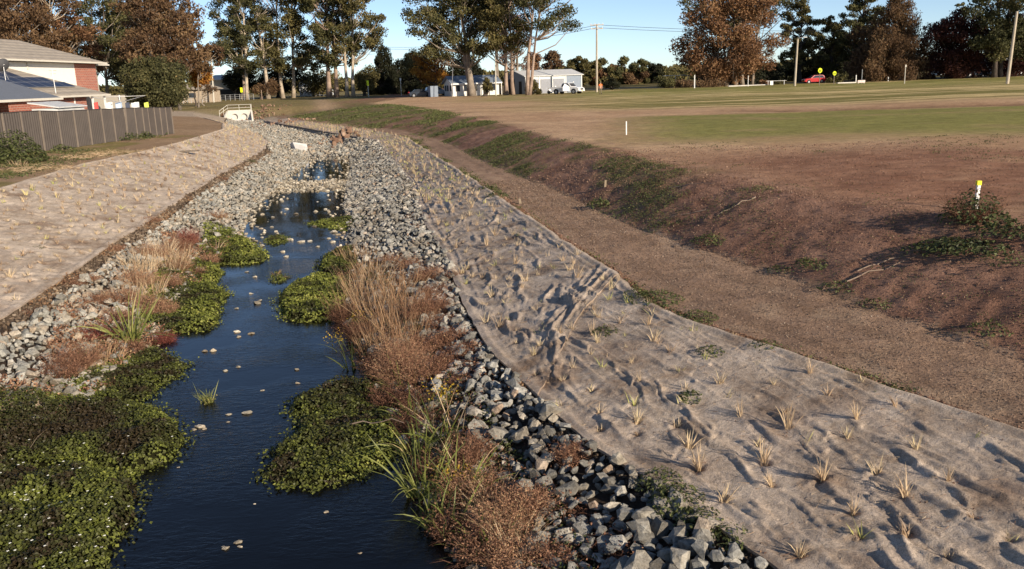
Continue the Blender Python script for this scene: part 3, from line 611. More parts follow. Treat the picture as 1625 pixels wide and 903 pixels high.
for i, (p, px, py, k, r, side) in enumerate(allS):
    if i >= 300: rest[side].append(p); continue
    ki = rng.choice(6, p=kinds_p[side]); nm = SD_KIND[ki][0]
    u = (p[0]-X_RLO(p[1]))/(X_RUP(p[1])-X_RLO(p[1])) if side == 'R' else (X_LLO(p[1])-p[0])/(X_LLO(p[1])-X_LUP(p[1]))
    if side == 'R':
        row = ['by the rock edge', 'inside the rock edge', 'midway across', 'inside the path edge', 'by the path edge'][min(4, int(u*5))]
        sheet = 'near mat' if p[1] < 12.1+4.6*u else 'mat beyond the seam'
    else:
        row = ['by the lower edge', 'in the lower half', 'in the upper half', 'by the top edge'][min(3, int(u*4))]; sheet = 'pale left mat'
    key = (nm, row, sheet); c = cnt.get(key, 0); cnt[key] = c+1
    lab = '%s seedling %s of the %s' % (nm, row, sheet)
    if c < 12: lab = '%s %s' % (ordn[c], lab)
    else: lab = 'far '+lab
    o = bpy.data.objects.new('seedling', protos[ki][rng.integers(3)]); COL.objects.link(o)
    o.location = p; o.rotation_euler = (rng.normal(0, .08), rng.normal(0, .08), rng.uniform(0, 6.28)); o.scale = (rng.uniform(.6, 1.3)*(1 if side == 'R' else 1.05),)*3
    o['label'] = lab; o['category'] = 'seedling'; o['group'] = 'seedlings planted through the '+('right' if side == 'R' else 'left')+' jute mats'
for side, mid in (('R', 'right'), ('L', 'left')):
    g = G()
    for p in rest[side]:
        ki = rng.choice(6, p=kinds_p[side]); _, h, n, ti, spd = SD_KIND[ki]; seedling(g, p, h*(1.2 if side == 'R' else 1.15), min(n, 8), ti+rng.normal(0, .12)-(0 if side == 'R' else .05), spd, .024)
    if rest[side]:
        o = g.obj('far_seedlings', M_seed); o['kind'] = 'stuff'; o['label'] = 'far dry seedlings dotted over the %s jute mat' % mid; o['category'] = 'seedlings'

def litter():
    Q = np.vstack([SP_R[SP_R[:, 1] < 26], SP_L[SP_L[:, 1] < 34]])[:, :2]; Q = np.repeat(Q, 16, 0); Q = Q+rng.normal(0, .07, Q.shape)*(1+rng.random((len(Q), 1))*1.5)
    z, _ = Zg(Q[:, 0], Q[:, 1], False); g = G(); scatter(g, PEBB, np.stack([Q[:, 0], Q[:, 1], z+.045], 1), rng.uniform(.008, .03, len(Q)), rng.random(len(Q))*.7)
    o = g.obj('soil_crumbs', M_clod); o['kind'] = 'stuff'; o['label'] = 'soil crumbs spilled round the planting holes on the mats'; o['category'] = 'soil'
    n = 2600; y = 5+22*rng.random(n)**1.3; x = X_RLO(y)+(X_RUP(y)-X_RLO(y))*rng.random(n)**1.2; z, _ = Zg(x, y, False); g = G(); d = rng.normal(size=(n, 3))*[1, 1, .12]
    blades(g, np.stack([x, y, z+.06], 1), d, rng.uniform(.03, .16, n), .005, 0., rng.random(n), 2); o = g.obj('straw_litter', M_straw); o['kind'] = 'stuff'; o['label'] = 'bits of dry straw lying on the right mats'; o['category'] = 'litter'
litter()
# ------------------------------------------------------------------ creek plants
def inpoly(x, y, poly):
    r = np.zeros(len(x), bool); n = len(poly)
    for i in range(n):
        x0, y0 = poly[i]; x1, y1 = poly[(i+1) % n]
        c = ((y0 > y) != (y1 > y)) & (x < (x1-x0)*(y-y0)/(y1-y0+1e-12)+x0); r ^= c
    return r
def pdist(x, y, poly):
    d = np.full(len(x), 1e9); n = len(poly)
    for i in range(n):
        a = np.array(poly[i]); b = np.array(poly[(i+1) % n]); ab = b-a; t = np.clip(((x-a[0])*ab[0]+(y-a[1])*ab[1])/(ab@ab+1e-12), 0, 1)
        d = np.minimum(d, np.hypot(x-a[0]-t*ab[0], y-a[1]-t*ab[1]))
    return d
def cress(label, pxpoly, h, dens, ls, tint0=.55, brown=0., seed=1, hm=.05, flowers=0, edge=.22):
    poly = []
    for (a, b) in pxpoly:
        d = ray(a, b); p = d*((hm-CZ)/d[2]); poly.append((p[0], p[1]))
    poly = np.array(poly); n0 = len(poly)
    # subdivide and wobble the outline
    q = []
    for i in range(n0):
        a, b = poly[i], poly[(i+1) % n0]; k = max(1, int(np.hypot(*(b-a))/.12))
        for j in range(k): q.append(a+(b-a)*j/k)
    q = np.array(q); q = q+np.stack([fbm(q[:, 0]*4, q[:, 1]*4, seed, 4)-.5, fbm(q[:, 0]*4+9, q[:, 1]*4, seed+5, 4)-.5], 1)*.28
    x0, y0 = q.min(0); x1, y1 = q.max(0); area = (x1-x0)*(y1-y0)
    def H(x, y):
        d = pdist(x, y, q); t = np.clip(d/edge, 0, 1); lump = (fbm(x*2.2, y*2.2, seed+9, 3)-.5)
        z, _ = Zg(x, y); return np.maximum(z, 0)+.66*h*(1-(1-t)**2.2)*(.75+.9*lump)+(fbm(x*6, y*6, seed+3, 2)-.5)*.06*t
    c = q.mean(0); root = thing('cress_mound', label, 'water plant', (c[0], c[1], 0))
    L = np.array([c[0], c[1], 0])
    # dense body under the leaves, their shade painted in as near-black
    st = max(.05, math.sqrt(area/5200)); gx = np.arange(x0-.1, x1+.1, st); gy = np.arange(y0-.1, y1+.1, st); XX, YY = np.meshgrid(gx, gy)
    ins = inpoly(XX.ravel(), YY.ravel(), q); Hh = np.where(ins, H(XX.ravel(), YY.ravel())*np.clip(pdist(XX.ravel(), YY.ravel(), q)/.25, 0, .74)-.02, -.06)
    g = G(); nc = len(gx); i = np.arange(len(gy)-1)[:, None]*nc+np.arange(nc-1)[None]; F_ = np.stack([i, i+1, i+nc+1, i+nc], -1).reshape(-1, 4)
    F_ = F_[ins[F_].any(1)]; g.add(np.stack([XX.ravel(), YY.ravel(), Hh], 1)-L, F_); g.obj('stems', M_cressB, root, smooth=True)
    N = int(area*dens); x = rng.uniform(x0, x1, N); y = rng.uniform(y0, y1, N); k = inpoly(x, y, q); x = x[k]; y = y[k]; N = len(x)
    hh = H(x, y); e = .03; nx = -(H(x+e, y)-hh)/e; ny = -(H(x, y+e)-hh)/e
    nrm = np.stack([nx, ny, np.ones(N)*1.1], 1)+rng.normal(0, .55, (N, 3)); nrm[:, 2] = np.abs(nrm[:, 2])
    zz = np.where(pdist(x, y, q) < .1, hh*rng.random(N), hh*(.7+.4*rng.random(N)))+.01
    pat = fbm(x*1.1, y*1.1, seed+20, 3); d = pdist(x, y, q)
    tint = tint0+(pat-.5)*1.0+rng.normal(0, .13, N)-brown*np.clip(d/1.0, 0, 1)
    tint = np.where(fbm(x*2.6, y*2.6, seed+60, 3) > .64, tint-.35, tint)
    # trailing stems that float out over the water
    ne = int(len(q)*11*(1 if ls < .055 else .6)); k = rng.integers(0, len(q), ne); off = (q[k]-c)/np.linalg.norm(q[k]-c, axis=1)[:, None]*np.abs(rng.normal(0, .085, ne))[:, None]
    ex = q[k]+off+rng.normal(0, .035, (ne, 2)); ez, _ = Zg(ex[:, 0], ex[:, 1])
    x = np.r_[x, ex[:, 0]]; y = np.r_[y, ex[:, 1]]; zz = np.r_[zz, np.maximum(ez, 0)+.012+.03*rng.random(ne)]; nrm = np.vstack([nrm, rng.normal(0, .35, (ne, 3))+[0, 0, 1]]); tint = np.r_[tint, tint0+.05+rng.normal(0, .15, ne)]; N += ne
    g = G(); leaves(g, np.stack([x, y, zz], 1)-L, nrm, ls*rng.uniform(.6, 1.25, N), .8, np.clip(tint, 0, 1)); o = g.obj('leaf_carpet', M_cress, root); o['kind'] = 'stuff'
    if flowers:
        k = rng.choice(N-ne, flowers); g = G()
        for i in k:
            for j in range(5):
                a = j*1.257; p = np.array([[x[i]+.009*math.cos(a), y[i]+.009*math.sin(a), zz[i]+.03]])-L; leaves(g, p, np.array([[.3*math.cos(a), .3*math.sin(a), 1.]]), .02, .8, .5)
        o = g.obj('flowers', M_flower, root); o['kind'] = 'stuff'
    return root
cress('big dark green cress carpet dotted with white flowers in the bottom left corner', [(-60, 735), (60, 750), (140, 742), (205, 752), (214, 780), (206, 822), (190, 850), (168, 880), (150, 925), (-60, 925)], .4, 2100, .05, .43, .25, 3, flowers=90)
cress('wide green and brown cress mat, second from the bottom on the left bank', [(-40, 652), (20, 640), (90, 634), (200, 640), (256, 648), (282, 672), (285, 705), (270, 725), (215, 748), (140, 740), (60, 748), (-40, 733)], .36, 2000, .048, .5, .4, 7, flowers=14)
cress('low brownish cress tongue below the spiky tussock on the left bank', [(95, 632), (130, 600), (190, 552), (255, 553), (296, 576), (282, 596), (252, 608), (236, 628), (170, 640)], .2, 1500, .05, .55, .4, 12)
cress('pale green cress mound jutting into the creek beside the spiky tussock', [(215, 515), (235, 460), (262, 428), (330, 418), (352, 432), (340, 448), (362, 463), (345, 485), (347, 508), (320, 524), (262, 526)], .28, 900, .06, .7, .25, 15)
cress('bright green cress mound furthest up the left bank', [(318, 398), (322, 372), (345, 364), (378, 370), (398, 386), (421, 398), (420, 412), (380, 418), (340, 417), (352, 432), (300, 428)], .3, 620, .075, .78, .1, 18)
cress('round bright green cress mound off the right bank', [(440, 488), (447, 465), (470, 447), (500, 438), (548, 440), (562, 470), (550, 495), (520, 505), (480, 508), (455, 503)], .33, 1000, .058, .74, .05, 22)
cress('small dark cress mound behind the round bright one', [(502, 432), (510, 412), (530, 396), (560, 392), (575, 420), (555, 438), (520, 437)], .35, 700, .07, .42, .1, 26)
cress('large yellow-green cress mound at the right bank in the near creek', [(418, 748), (428, 722), (455, 690), (480, 662), (510, 640), (560, 625), (625, 650), (640, 700), (612, 735), (560, 757), (500, 772), (445, 768)], .28, 1800, .048, .54, .3, 30)
cress('small shaded cress tongue above the large near mound', [(458, 652), (468, 630), (500, 618), (545, 600), (600, 612), (590, 640), (530, 650), (490, 660)], .3, 1500, .048, .45, .1, 34)
cress('thin mat of pale green weed across the foot of the far pool', [(492, 352), (520, 347), (560, 342), (578, 350), (575, 366), (548, 364), (520, 359), (495, 357)], .16, 450, .08, .66, .2, 38, edge=.4)
cress('tiny weed islet with brown stones in the upper creek', [(424, 382), (432, 373), (448, 372), (458, 379), (448, 385), (432, 386)], .15, 500, .07, .55, .3, 41)
cress('tiny weed islet in the middle of the creek', [(432, 441), (436, 432), (444, 430), (450, 438), (446, 446), (436, 446)], .16, 900, .05, .5, .3, 43)

def tuft(g, c, n, L, spread, w_, tint, droop=.5, rad=.12, tj=.15, segs=3):
    a = rng.uniform(0, 6.28, n); r = rad*np.sqrt(rng.random(n)); b = np.stack([c[0]+r*np.cos(a), c[1]+r*np.sin(a), np.full(n, c[2]-.03)], 1)
    d = np.stack([np.cos(a)*r/rad*spread+rng.normal(0, spread*.5, n), np.sin(a)*r/rad*spread+rng.normal(0, spread*.5, n), np.ones(n)], 1)
    blades(g, b, d, L*rng.uniform(.5, 1.1, n), w_*rng.uniform(.6, 1.3, n), rng.uniform(0, droop, n), np.clip(tint+rng.normal(0, tj, n), 0, 1), segs)
def fuzz(g, c, R, Hh, n, tint, w_=.006, leafn=3, tj=.16):
    # a bushy dry weed: wiry stems that fork outward with little clinging leaves
    a = rng.uniform(0, 6.28, n); rr = np.sqrt(rng.random(n)); b = np.stack([c[0]+R*.35*rr*np.cos(a), c[1]+R*.35*rr*np.sin(a), np.full(n, c[2]-.03)], 1)
    d = np.stack([np.cos(a)*rr*R/Hh+rng.normal(0, .22, n), np.sin(a)*rr*R/Hh+rng.normal(0, .22, n), np.ones(n)], 1); d /= np.linalg.norm(d, axis=1)[:, None]
    L = Hh*rng.uniform(.5, 1.1, n); ti = np.clip(tint+rng.normal(0, tj, n), 0, 1); blades(g, b, d, L*1.08, w_*1.25, rng.uniform(0, .5, n), ti+.06, 3)
    k = np.repeat(np.arange(n), 3); t = rng.uniform(.25, .95, len(k)); bb = b[k]+d[k]*(L[k]*t)[:, None]; dd = d[k]+rng.normal(0, .6, (len(k), 3)); blades(g, bb, dd, L[k]*rng.uniform(.15, .4, len(k)), w_*.8, .3, ti[k], 2)
    k = np.repeat(np.arange(n), leafn*3-2); t = rng.uniform(.3, 1.05, len(k)); pp = b[k]+d[k]*(L[k]*t)[:, None]+rng.normal(0, .035, (len(k), 3))*(1+Hh)
    leaves(g, pp, rng.normal(size=(len(k), 3)), rng.uniform(.014, .03, len(k))*(1+w_*30), .55, np.clip(ti[k]+rng.normal(0, .12, len(k)), 0, 1))
def plant(kind, label, cat, px, py, group=None, **k):
    c = at(px, py); c[2] = max(c[2], -.02); g = G(); mat = k.pop('mat'); z0 = np.zeros(3); name = k.pop('name')
    if kind == 'tuft': tuft(g, z0, **k)
    else: fuzz(g, z0, **k)
    o = g.obj(name, mat); o.location = tuple(c); o['label'] = label; o['category'] = cat
    if group: o['group'] = group
    return o
# right bank: tall pale reeds
reeds = [(575, 470, 1.35, .78, 'tall pale reed clump at the upper end of the right bank thicket'), (600, 500, 1.4, .7, 'tall leaning straw reeds behind the round cress mound'), (622, 520, 1.35, .62, 'dense straw reeds in the middle of the right thicket'), (640, 545, 1.3, .55, 'rusty straw reeds above the orange weed ball'), (590, 440, 1.0, .75, 'short pale reeds nearest the far rock bed'), (566, 415, .9, .7, 'first pale reeds below the far pool on the right'), (655, 500, 1.1, .5, 'brown reeds leaning toward the jute mat'), (610, 560, 1.15, .6, 'straw reeds at the water edge under the thicket'), (560, 505, 1.1, .55, 'thin reeds hanging over the round cress mound'), (630, 470, 1.2, .6, 'pale feathery reeds at the back of the thicket')]
for px, py, L, ti, lb in reeds: plant('tuft', lb, 'reeds', px, py, 'dry reeds on the right creek bank', mat=M_straw, name='reed_clump', n=170, L=L*.78, spread=.3, w_=.011, tint=ti-.17, droop=.35, rad=.5)
RW = [(690, 500, .45, .5, 240, .45, 'red-brown weed filling the gap to the mat below the seam'), (680, 445, .45, .4, 240, .5, 'rusty weed under the far grey rocks'), (720, 545, .4, .35, 200, .42, 'rusty weed on the mat corner rocks'), (650, 600, .4, .6, 240, .6, 'tall orange-brown weed behind the fuzzy ball'), (630, 610, .4, .55, 220, .7, 'front half of the orange fuzzy mass'), (545, 520, .3, .5, 130, .3, 'dark rusty weed at the water edge by the round cress'), (570, 545, .35, .5, 150, .32, 'rust brown weed under the leaning reeds'), (650, 430, .4, .45, 150, .5, 'red-brown weed patch beside the grey rocks'), (690, 470, .4, .35, 150, .42, 'rusty low weed against the mat edge'), (700, 520, .4, .32, 160, .38, 'low brown weed creeping over the rocks to the mat'), (665, 510, .4, .5, 150, .5, 'rust red weed behind the tall reeds'), (640, 575, .42, .62, 220, .72, 'orange fuzzy weed ball at the foot of the reeds'), (670, 610, .35, .5, 180, .6, 'orange-brown weed right of the fuzzy ball'), (605, 600, .35, .45, 160, .35, 'dark brown weed overhanging the creek bend'), (715, 575, .35, .28, 140, .36, 'low rusty weed reaching the mat corner'), (745, 560, .3, .25, 120, .5, 'small tan weed at the mat edge'), (690, 560, .35, .4, 150, .45, 'red-brown weed between rocks and orange ball'), (620, 650, .35, .45, 150, .25, 'dark weed behind the large near cress mound'), (655, 690, .35, .42, 160, .22, 'dark purple-brown weed beside the strap leaves'), (700, 770, .35, .45, 170, .3, 'dark brown weed beneath the strap leaves'), (750, 800, .38, .5, 220, .58, 'fuzzy red-brown weed in front of the rocks'), (800, 850, .4, .5, 260, .78, 'large pale orange weed near the bottom edge'), (835, 825, .3, .45, 200, .62, 'rusty weed leaning on the big near rocks'), (770, 890, .35, .4, 200, .5, 'brown weed at the bottom edge by the dark pool'), (820, 905, .35, .4, 200, .7, 'tan weed cut by the bottom edge of the photo'), (745, 740, .3, .5, 170, .5, 'rust red weed below the blue-grey rocks'), (905, 735, .22, .3, 90, .5, 'small rusty weed growing among the near rocks'), (880, 900, .25, .3, 80, .4, 'small brown weed between big rocks at the bottom'), (720, 860, .3, .35, 150, .3, 'dark low weed at the edge of the dark pool'), (830, 615, .25, .12, 100, .62, 'flat tuft of dead grass caught at the mat seam'), (735, 610, .3, .2, 120, .4, 'low dry weed on the rocks above the blue-grey patch'), (700, 600, .3, .35, 140, .45, 'rusty weed at the top of the blue-grey rock patch'), (660, 650, .3, .4, 140, .35, 'brown weed behind the strap leaf clumps'), (620, 420, .35, .35, 120, .5, 'crimson brown weed under the far rocks'), (720, 440, .25, .2, 90, .4, 'low rusty weed along the mat edge')]
for px, py, R_, H_, n, ti, lb in RW: plant('fuzz', lb, 'dry weed', px, py, 'dry weeds on the right creek bank', mat=M_red, name='dry_weed', R=R_, Hh=H_, n=int(n*1.5), tint=ti)
# green strap leaves
for px, py, n, L, ti, lb in [(665, 735, 40, 1.05, .65, 'tall green strap leaves at the corner of the dark pool'), (672, 800, 44, 1.0, .6, 'biggest strap-leaf clump hanging over the dark pool'), (705, 850, 36, .8, .55, 'low strap leaves spreading beside the bottom weeds'), (700, 705, 34, .95, .6, 'green strap-leaf clump beside the large cress mound'), (655, 670, 22, .8, .5, 'upper strap-leaf clump among dark weeds'), (725, 800, 44, 1.0, .62, 'long arching strap leaves over the dark pool'), (700, 760, 20, .7, .72, 'yellow-tipped strap leaves right of the dark pool'), (770, 880, 30, .6, .55, 'green rushes at the bottom edge of the photo'), (640, 620, 18, .7, .65, 'yellowing strap leaves under the orange weed'), (560, 600, 16, .6, .5, 'thin green sedge leaning over the creek bend'), (680, 840, 16, .55, .5, 'short green blades over the dark pool')]:
    plant('tuft', lb, 'strap-leaf plant', px, py, 'strap-leaf clumps on the right creek bank', mat=M_strap, name='strap_leaf_clump', n=n, L=L, spread=.42, w_=.03, tint=ti, droop=.9, rad=.16, segs=5)
for px, py, n, L, ti, lb in [(780, 800, 90, .5, .75, 'pale bleached grass over the dark pool edge'), (815, 870, 140, .5, .85, 'blond dry grass near the bottom edge'), (760, 850, 60, .45, .5, 'tan grass among the red-brown weeds'), (640, 585, 80, .6, .6, 'copper grass in the orange weed mass'), (740, 760, 40, .7, .6, 'thin rusty stalks below the blue-grey rocks'), (690, 700, 14, 1.25, .8, 'few tall rusty stalks above the strap leaves'), (720, 690, 10, 1.1, .7, 'bent straw stalks leaning to the left of the rocks'), (30, 735, 3, .9, .9, 'single pale stalk over the bottom left cress'), (345, 400, 40, .6, .8, 'pale grass above the far left cress')]:
    plant('tuft', lb, 'stalks', px, py, mat=M_straw, name='dry_stalks', n=n, L=L, spread=.42, w_=.013, tint=ti, droop=.5, rad=.2)
for px, py, n, L, ti, lb in [(745, 870, 60, .4, .45, 'green grass hidden among the bottom weeds'), (715, 745, 30, .55, .6, 'green blades behind the strap leaves'), (760, 770, 40, .4, .5, 'olive grass between rusty weeds'), (560, 570, 30, .5, .4, 'dark green sedge at the creek bend'), (600, 640, 40, .5, .4, 'dark sedge behind the large cress')]:
    plant('tuft', lb, 'green grass', px, py, mat=M_strap, name='green_grass', n=n, L=L, spread=.4, w_=.012, tint=ti, droop=.7, rad=.25)
# small yellow flower weeds
def flowery(px, py, lb, n=90, R=.22, H_=.4):
    c = at(px, py); r = thing('flowering_weed', lb, 'flowering weed', c, group='yellow flowering weeds on the right bank'); g = G(); fuzz(g, np.zeros(3), R, H_, 30, .5, .006, 2); g.obj('stems', M_strap, r)
    a = rng.normal(size=(n, 3))*[R*.6, R*.6, .07]+[0, 0, H_*.85]; g = G(); leaves(g, a, rng.normal(size=(n, 3))+[0, 0, 1], .035, .8, rng.random(n)); o = g.obj('flower_heads', M_yflower, r); o['kind'] = 'stuff'
flowery(537, 560, 'yellow-flowered weed hanging over the creek bend'); flowery(700, 650, 'gold-leaved weed under the tall rusty stalks', 130); flowery(722, 790, 'yellow-flowered weed by the dark pool'); flowery(575, 525, 'small yellow-topped weed in the dark undergrowth', 40)
# left bank thicket
for px, py, L, ti, n, lb in [(235, 470, .7, .7, 150, 'straw grass in the middle of the left thicket'), (270, 430, .8, .85, 170, 'tall pale grass behind the upper cress mound'), (200, 480, .6, .75, 120, 'short pale grass above the crimson streak'), (225, 430, .8, .85, 170, 'pale straw grass at the back of the left thicket'), (255, 405, .8, .9, 150, 'palest feathery grass on the left thicket'), (285, 415, .7, .7, 120, 'straw grass between crimson weed and cress'), (205, 440, .6, .7, 110, 'short straw grass by the jute edge strip'), (160, 575, .6, .6, 120, 'coppery grass left of the spiky tussock'), (335, 345, .45, .5, 60, 'small dry tuft on the pale rocks'), (350, 350, .45, .6, 60, 'small dry tuft beside the far pool'), (28, 262, .4, .8, 60, 'dead grass tuft on the yard')]:
    plant('tuft', lb, 'dry grass', px, py, 'dry grass on the left creek bank', mat=M_straw, name='grass_clump', n=n, L=L, spread=.35, w_=.013, tint=ti, droop=.5, rad=.4)
for px, py, R_, H_, n, ti, mt, lb in [(215, 455, .6, .5, 300, .75, M_red, 'tan feathery weed in the middle of the left thicket'), (250, 500, .6, .4, 300, .68, M_red, 'tan weed spreading over the pale green cress'), (280, 430, .5, .45, 260, .7, M_red, 'straw brown weed behind the tan one'), (175, 510, .6, .35, 260, .6, M_red, 'brown weed behind the crimson streak'), (330, 420, .4, .35, 200, .6, M_red, 'brown weed between crimson weed and far cress'), (240, 410, .6, .5, 260, .7, M_red, 'tan weed among the pale straw grass'), (120, 585, .55, .5, 300, .5, M_red, 'big rusty weed left of the copper grass'), (100, 600, .4, .4, 160, .4, M_red, 'rusty weed at the edge of the left grey rocks'), (160, 540, .45, .35, 200, .45, M_crim, 'crimson weed streak beside the grey rocks'), (255, 548, .4, .28, 180, .4, M_crim, 'red weed right of the spiky tussock'), (200, 560, .5, .3, 200, .3, M_red, 'brown weed carpet below the tussock'), (300, 390, .35, .6, 220, .6, M_crim, 'upright crimson weed behind the far left cress'), (190, 480, .5, .4, 240, .55, M_red, 'tan weed covering the upper left thicket'), (230, 490, .6, .4, 280, .62, M_red, 'olive-brown weed behind the spiky tussock'), (265, 455, .5, .4, 240, .6, M_red, 'tan weed above the pale green cress'), (310, 440, .4, .35, 180, .45, M_red, 'brown weed between the two green cress mounds'), (150, 480, .5, .25, 200, .5, M_red, 'low brown weed on the left rocks'), (135, 445, .5, .2, 160, .55, M_red, 'low tan weed at the jute edge strip'), (50, 500, .6, .15, 200, .4, M_red, 'brown creeping weed on the soil strip, near end'), (110, 450, .6, .15, 200, .45, M_red, 'brown creeping weed on the soil strip, middle'), (180, 395, .7, .15, 220, .55, M_red, 'green-brown creeping weed along the soil strip'), (235, 350, .8, .18, 220, .5, M_red, 'rusty weed on the soil strip, far end'), (350, 285, .8, .2, 160, .4, M_red, 'dark weed on the strip beside the far rocks'), (392, 257, 1., .25, 160, .5, M_weed, 'green weed at the far end of the soil strip'), (60, 395, .3, .1, 30, .6, M_weed, 'small weed low on the pale mat'), (160, 625, .4, .2, 200, .35, M_red, 'dark brown weed at the cress edge'), (345, 348, .5, .4, 120, .6, M_red, 'tan bush on the pale rocks by the far pool'), (285, 400, .5, .5, 200, .45, M_red, 'brown weed behind the straw grass')]:
    plant('fuzz', lb, 'weed', px, py, 'dry weeds on the left creek bank', mat=mt, name='dry_weed', R=R_, Hh=H_, n=int(n*1.3), tint=ti, w_=.008)
c = at(208, 548); g = G(); tuft(g, np.zeros(3), 46, 1.35, .42, .045, .72, .9, .1, .1, 5)
o = g.obj('spiky_tussock', M_strap, label='spiky grey-green tussock with long pointed leaves on the left bank', category='tussock'); o.location = tuple(c)
g = G(); tuft(g, np.zeros(3), 46, .36, .5, .013, .72, .5, .11, .12, 4); fuzz(g, np.zeros(3), .16, .1, 40, .9, .006)
d = ray(329, 638); p = d*(-CZ/d[2]); o = g.obj('grass_island', M_strap, label='small green grass tuft standing alone in the near creek', category='grass tuft'); o.location = (p[0], p[1], .02)
g = G(); tuft(g, np.zeros(3), 20, .25, .5, .012, .4, .5, .1); d = ray(437, 437); p = d*(-CZ/d[2])
o = g.obj('grass_island', M_straw, label='brown grass tuft on the tiny mid creek islet', category='grass tuft'); o.location = (p[0], p[1], .02)
# undergrowth that nobody could count: low dark weeds and dead grass on both banks
def under(name, lo, hi, y0, y1, n, L, mat, tint, lb, w_=.006, dens=None):
    y = y0+(y1-y0)*rng.random(n)**1.25; a = lo(y); b_ = hi(y); x = a+(b_-a)*rng.random(n)
    if dens is not None: k = fbm(x*dens, y*dens, 91, 3) > .5; x = x[k]; y = y[k]
    z, _ = Zg(x, y); n = len(x); g = G(); d = np.stack([rng.normal(0, .7, n), rng.normal(0, .7, n), np.ones(n)*.8], 1)
    blades(g, np.stack([x, y, np.maximum(z, -.02)], 1), d, L*rng.uniform(.4, 1.2, n), w_*(1+y/30), .6, np.clip(tint+rng.normal(0, .2, n)+(fbm(x, y, 92)-.5)*.8, 0, 1), 2)
    leaves(g, np.stack([x, y, np.maximum(z, -.02)+rng.random(n)*L*.6], 1), rng.normal(size=(n, 3))+[0, 0, .6], w_*4*(1+y/30), .6, np.clip(tint+rng.normal(0, .2, n), 0, 1))
    o = g.obj(name, mat); o['kind'] = 'stuff'; o['label'] = lb; o['category'] = 'undergrowth'
under('undergrowth', lambda y: X_SHR(y)-.5, lambda y: X_SHR(y)+1.0+.35*np.sin(y), 5, 24, 16000, .3, M_red, .32, 'tangle of dark rusty undergrowth along the right water edge', .007)
under('undergrowth', lambda y: X_SHR(y)-.4, lambda y: X_SHR(y)+.9, 5, 24, 9000, .26, M_weed, .35, 'dark green low growth along the right water edge', .009)
under('undergrowth', lambda y: X_SHL(y)-1.7+.3*np.sin(y*1.3), lambda y: X_SHL(y)+.15, 12, 29, 17000, .3, M_red, .6, 'tan and rusty undergrowth covering the left bank', .009, .8)
under('undergrowth', lambda y: X_SHL(y)-.8, lambda y: X_SHL(y)+.25, 13, 29, 4500, .22, M_weed, .62, 'olive green undergrowth by the left water edge', .011)
under('dead_grass', lambda y: X_LLO(y)+.02, lambda y: X_LLO(y)+.75, 12, 60, 8000, .13, M_straw, .3, 'dead brown growth on the soil strip below the pale mat', .008, .7)
under('dead_grass', lambda y: X_RLO(y)-.75, lambda y: X_RLO(y)+.03, 6, 60, 7500, .13, M_red, .42, 'dead brown growth in the gap between rocks and right mat', .007, .8)

# ------------------------------------------------------------------ broadleaf weeds
def weedc(px, py, R, n, lb, H_=.16, ls=.055, ti=.55, mat=None, name='weed_clump', wx=1.):
    c = at(px, py); c[2] += .02; a = rng.uniform(0, 6.28, n); r = np.sqrt(rng.random(n))*R; h = H_*(1-(r/R)**2)*rng.uniform(.3, 1.1, n)
    g = G(); p = np.stack([r*np.cos(a)*wx, r*np.sin(a), h+.01], 1); nr = np.stack([np.cos(a)*.5, np.sin(a)*.5, np.ones(n)], 1)+rng.normal(0, .45, (n, 3))
    leaves(g, p, nr, ls*rng.uniform(.6, 1.3, n), .6, np.clip(ti+rng.normal(0, .22, n), 0, 1))
    k = max(6, n//12); blades(g, np.zeros((k, 3))-[0, 0, .03], np.stack([rng.normal(0, 1, k), rng.normal(0, 1, k), rng.uniform(.4, 1, k)], 1), R*.9, .008, .3, .3, 2)
    o = g.obj(name, mat or M_weed); o.location = tuple(c); o['label'] = lb; o['category'] = 'weed'; return o
for a in [(965, 530, .26, 170, 'green weed in the middle of the near mat below the seam', .12, .045), (1130, 562, .24, 130, 'green weed on the near mat toward the path', .1, .045), (1096, 637, .2, 160, 'dark green weed rosette in the middle of the near mat', .12, .05), (1040, 478, .5, 420, 'spreading green weed at the mat corner by the gravel path', .16, .05), (1010, 470, .25, 160, 'small weed tucked behind the mat corner', .12, .045), (1110, 507, .3, 180, 'weed at the upper mat edge beside the path', .12, .045), (1215, 552, .25, 100, 'sparse weed at the mat edge farther along the path', .08, .045), (1050, 775, .3, 330, 'leafy weed below the near mat edge', .2, .045), (1080, 805, .35, 420, 'dense leafy weed under the near mat edge', .22, .045), (1115, 835, .3, 260, 'dark leafy weed under the near mat edge, nearer the camera', .15, .045), (1160, 862, .25, 200, 'grassy green weed by the mat edge at the bottom', .16, .04), (775, 302, .4, 120, 'green weed at the top of the far mat', .25, .08), (790, 312, .35, 120, 'green weed spilling over the far mat edge', .2, .08), (665, 225, .5, 80, 'green weed on the path edge far up the mat', .2, .1), (1128, 385, .45, 260, 'green weed clump at the toe of the soil bank', .2, .06), (952, 328, .4, 240, 'bright green weed at the toe of the far bank', .22, .08), (1290, 425, .35, 160, 'dark green weed halfway up the near bank', .16, .055), (1330, 460, .35, 160, 'dark weed low on the near bank', .14, .05), (1570, 528, .3, 150, 'weed at the toe of the near bank by the right edge', .14, .05), (1390, 487, .3, 110, 'small weed at the bank toe', .1, .05), (1240, 432, .3, 100, 'small weed above the bank toe', .1, .05), (1600, 418, .45, 160, 'dark weed high on the near bank at the right edge', .16, .055), (1280, 420, .3, 90, 'sparse weed beside the bank ruts', .1, .05), (550, 352, .5, 160, 'green weed beside the rock edge of the far pool', .2, .08), (1700, 385, .5, 200, 'bank top weed just outside the right edge', .25, .06)]:
    weedc(a[0], a[1], a[2], a[3], a[4], a[5], a[6])
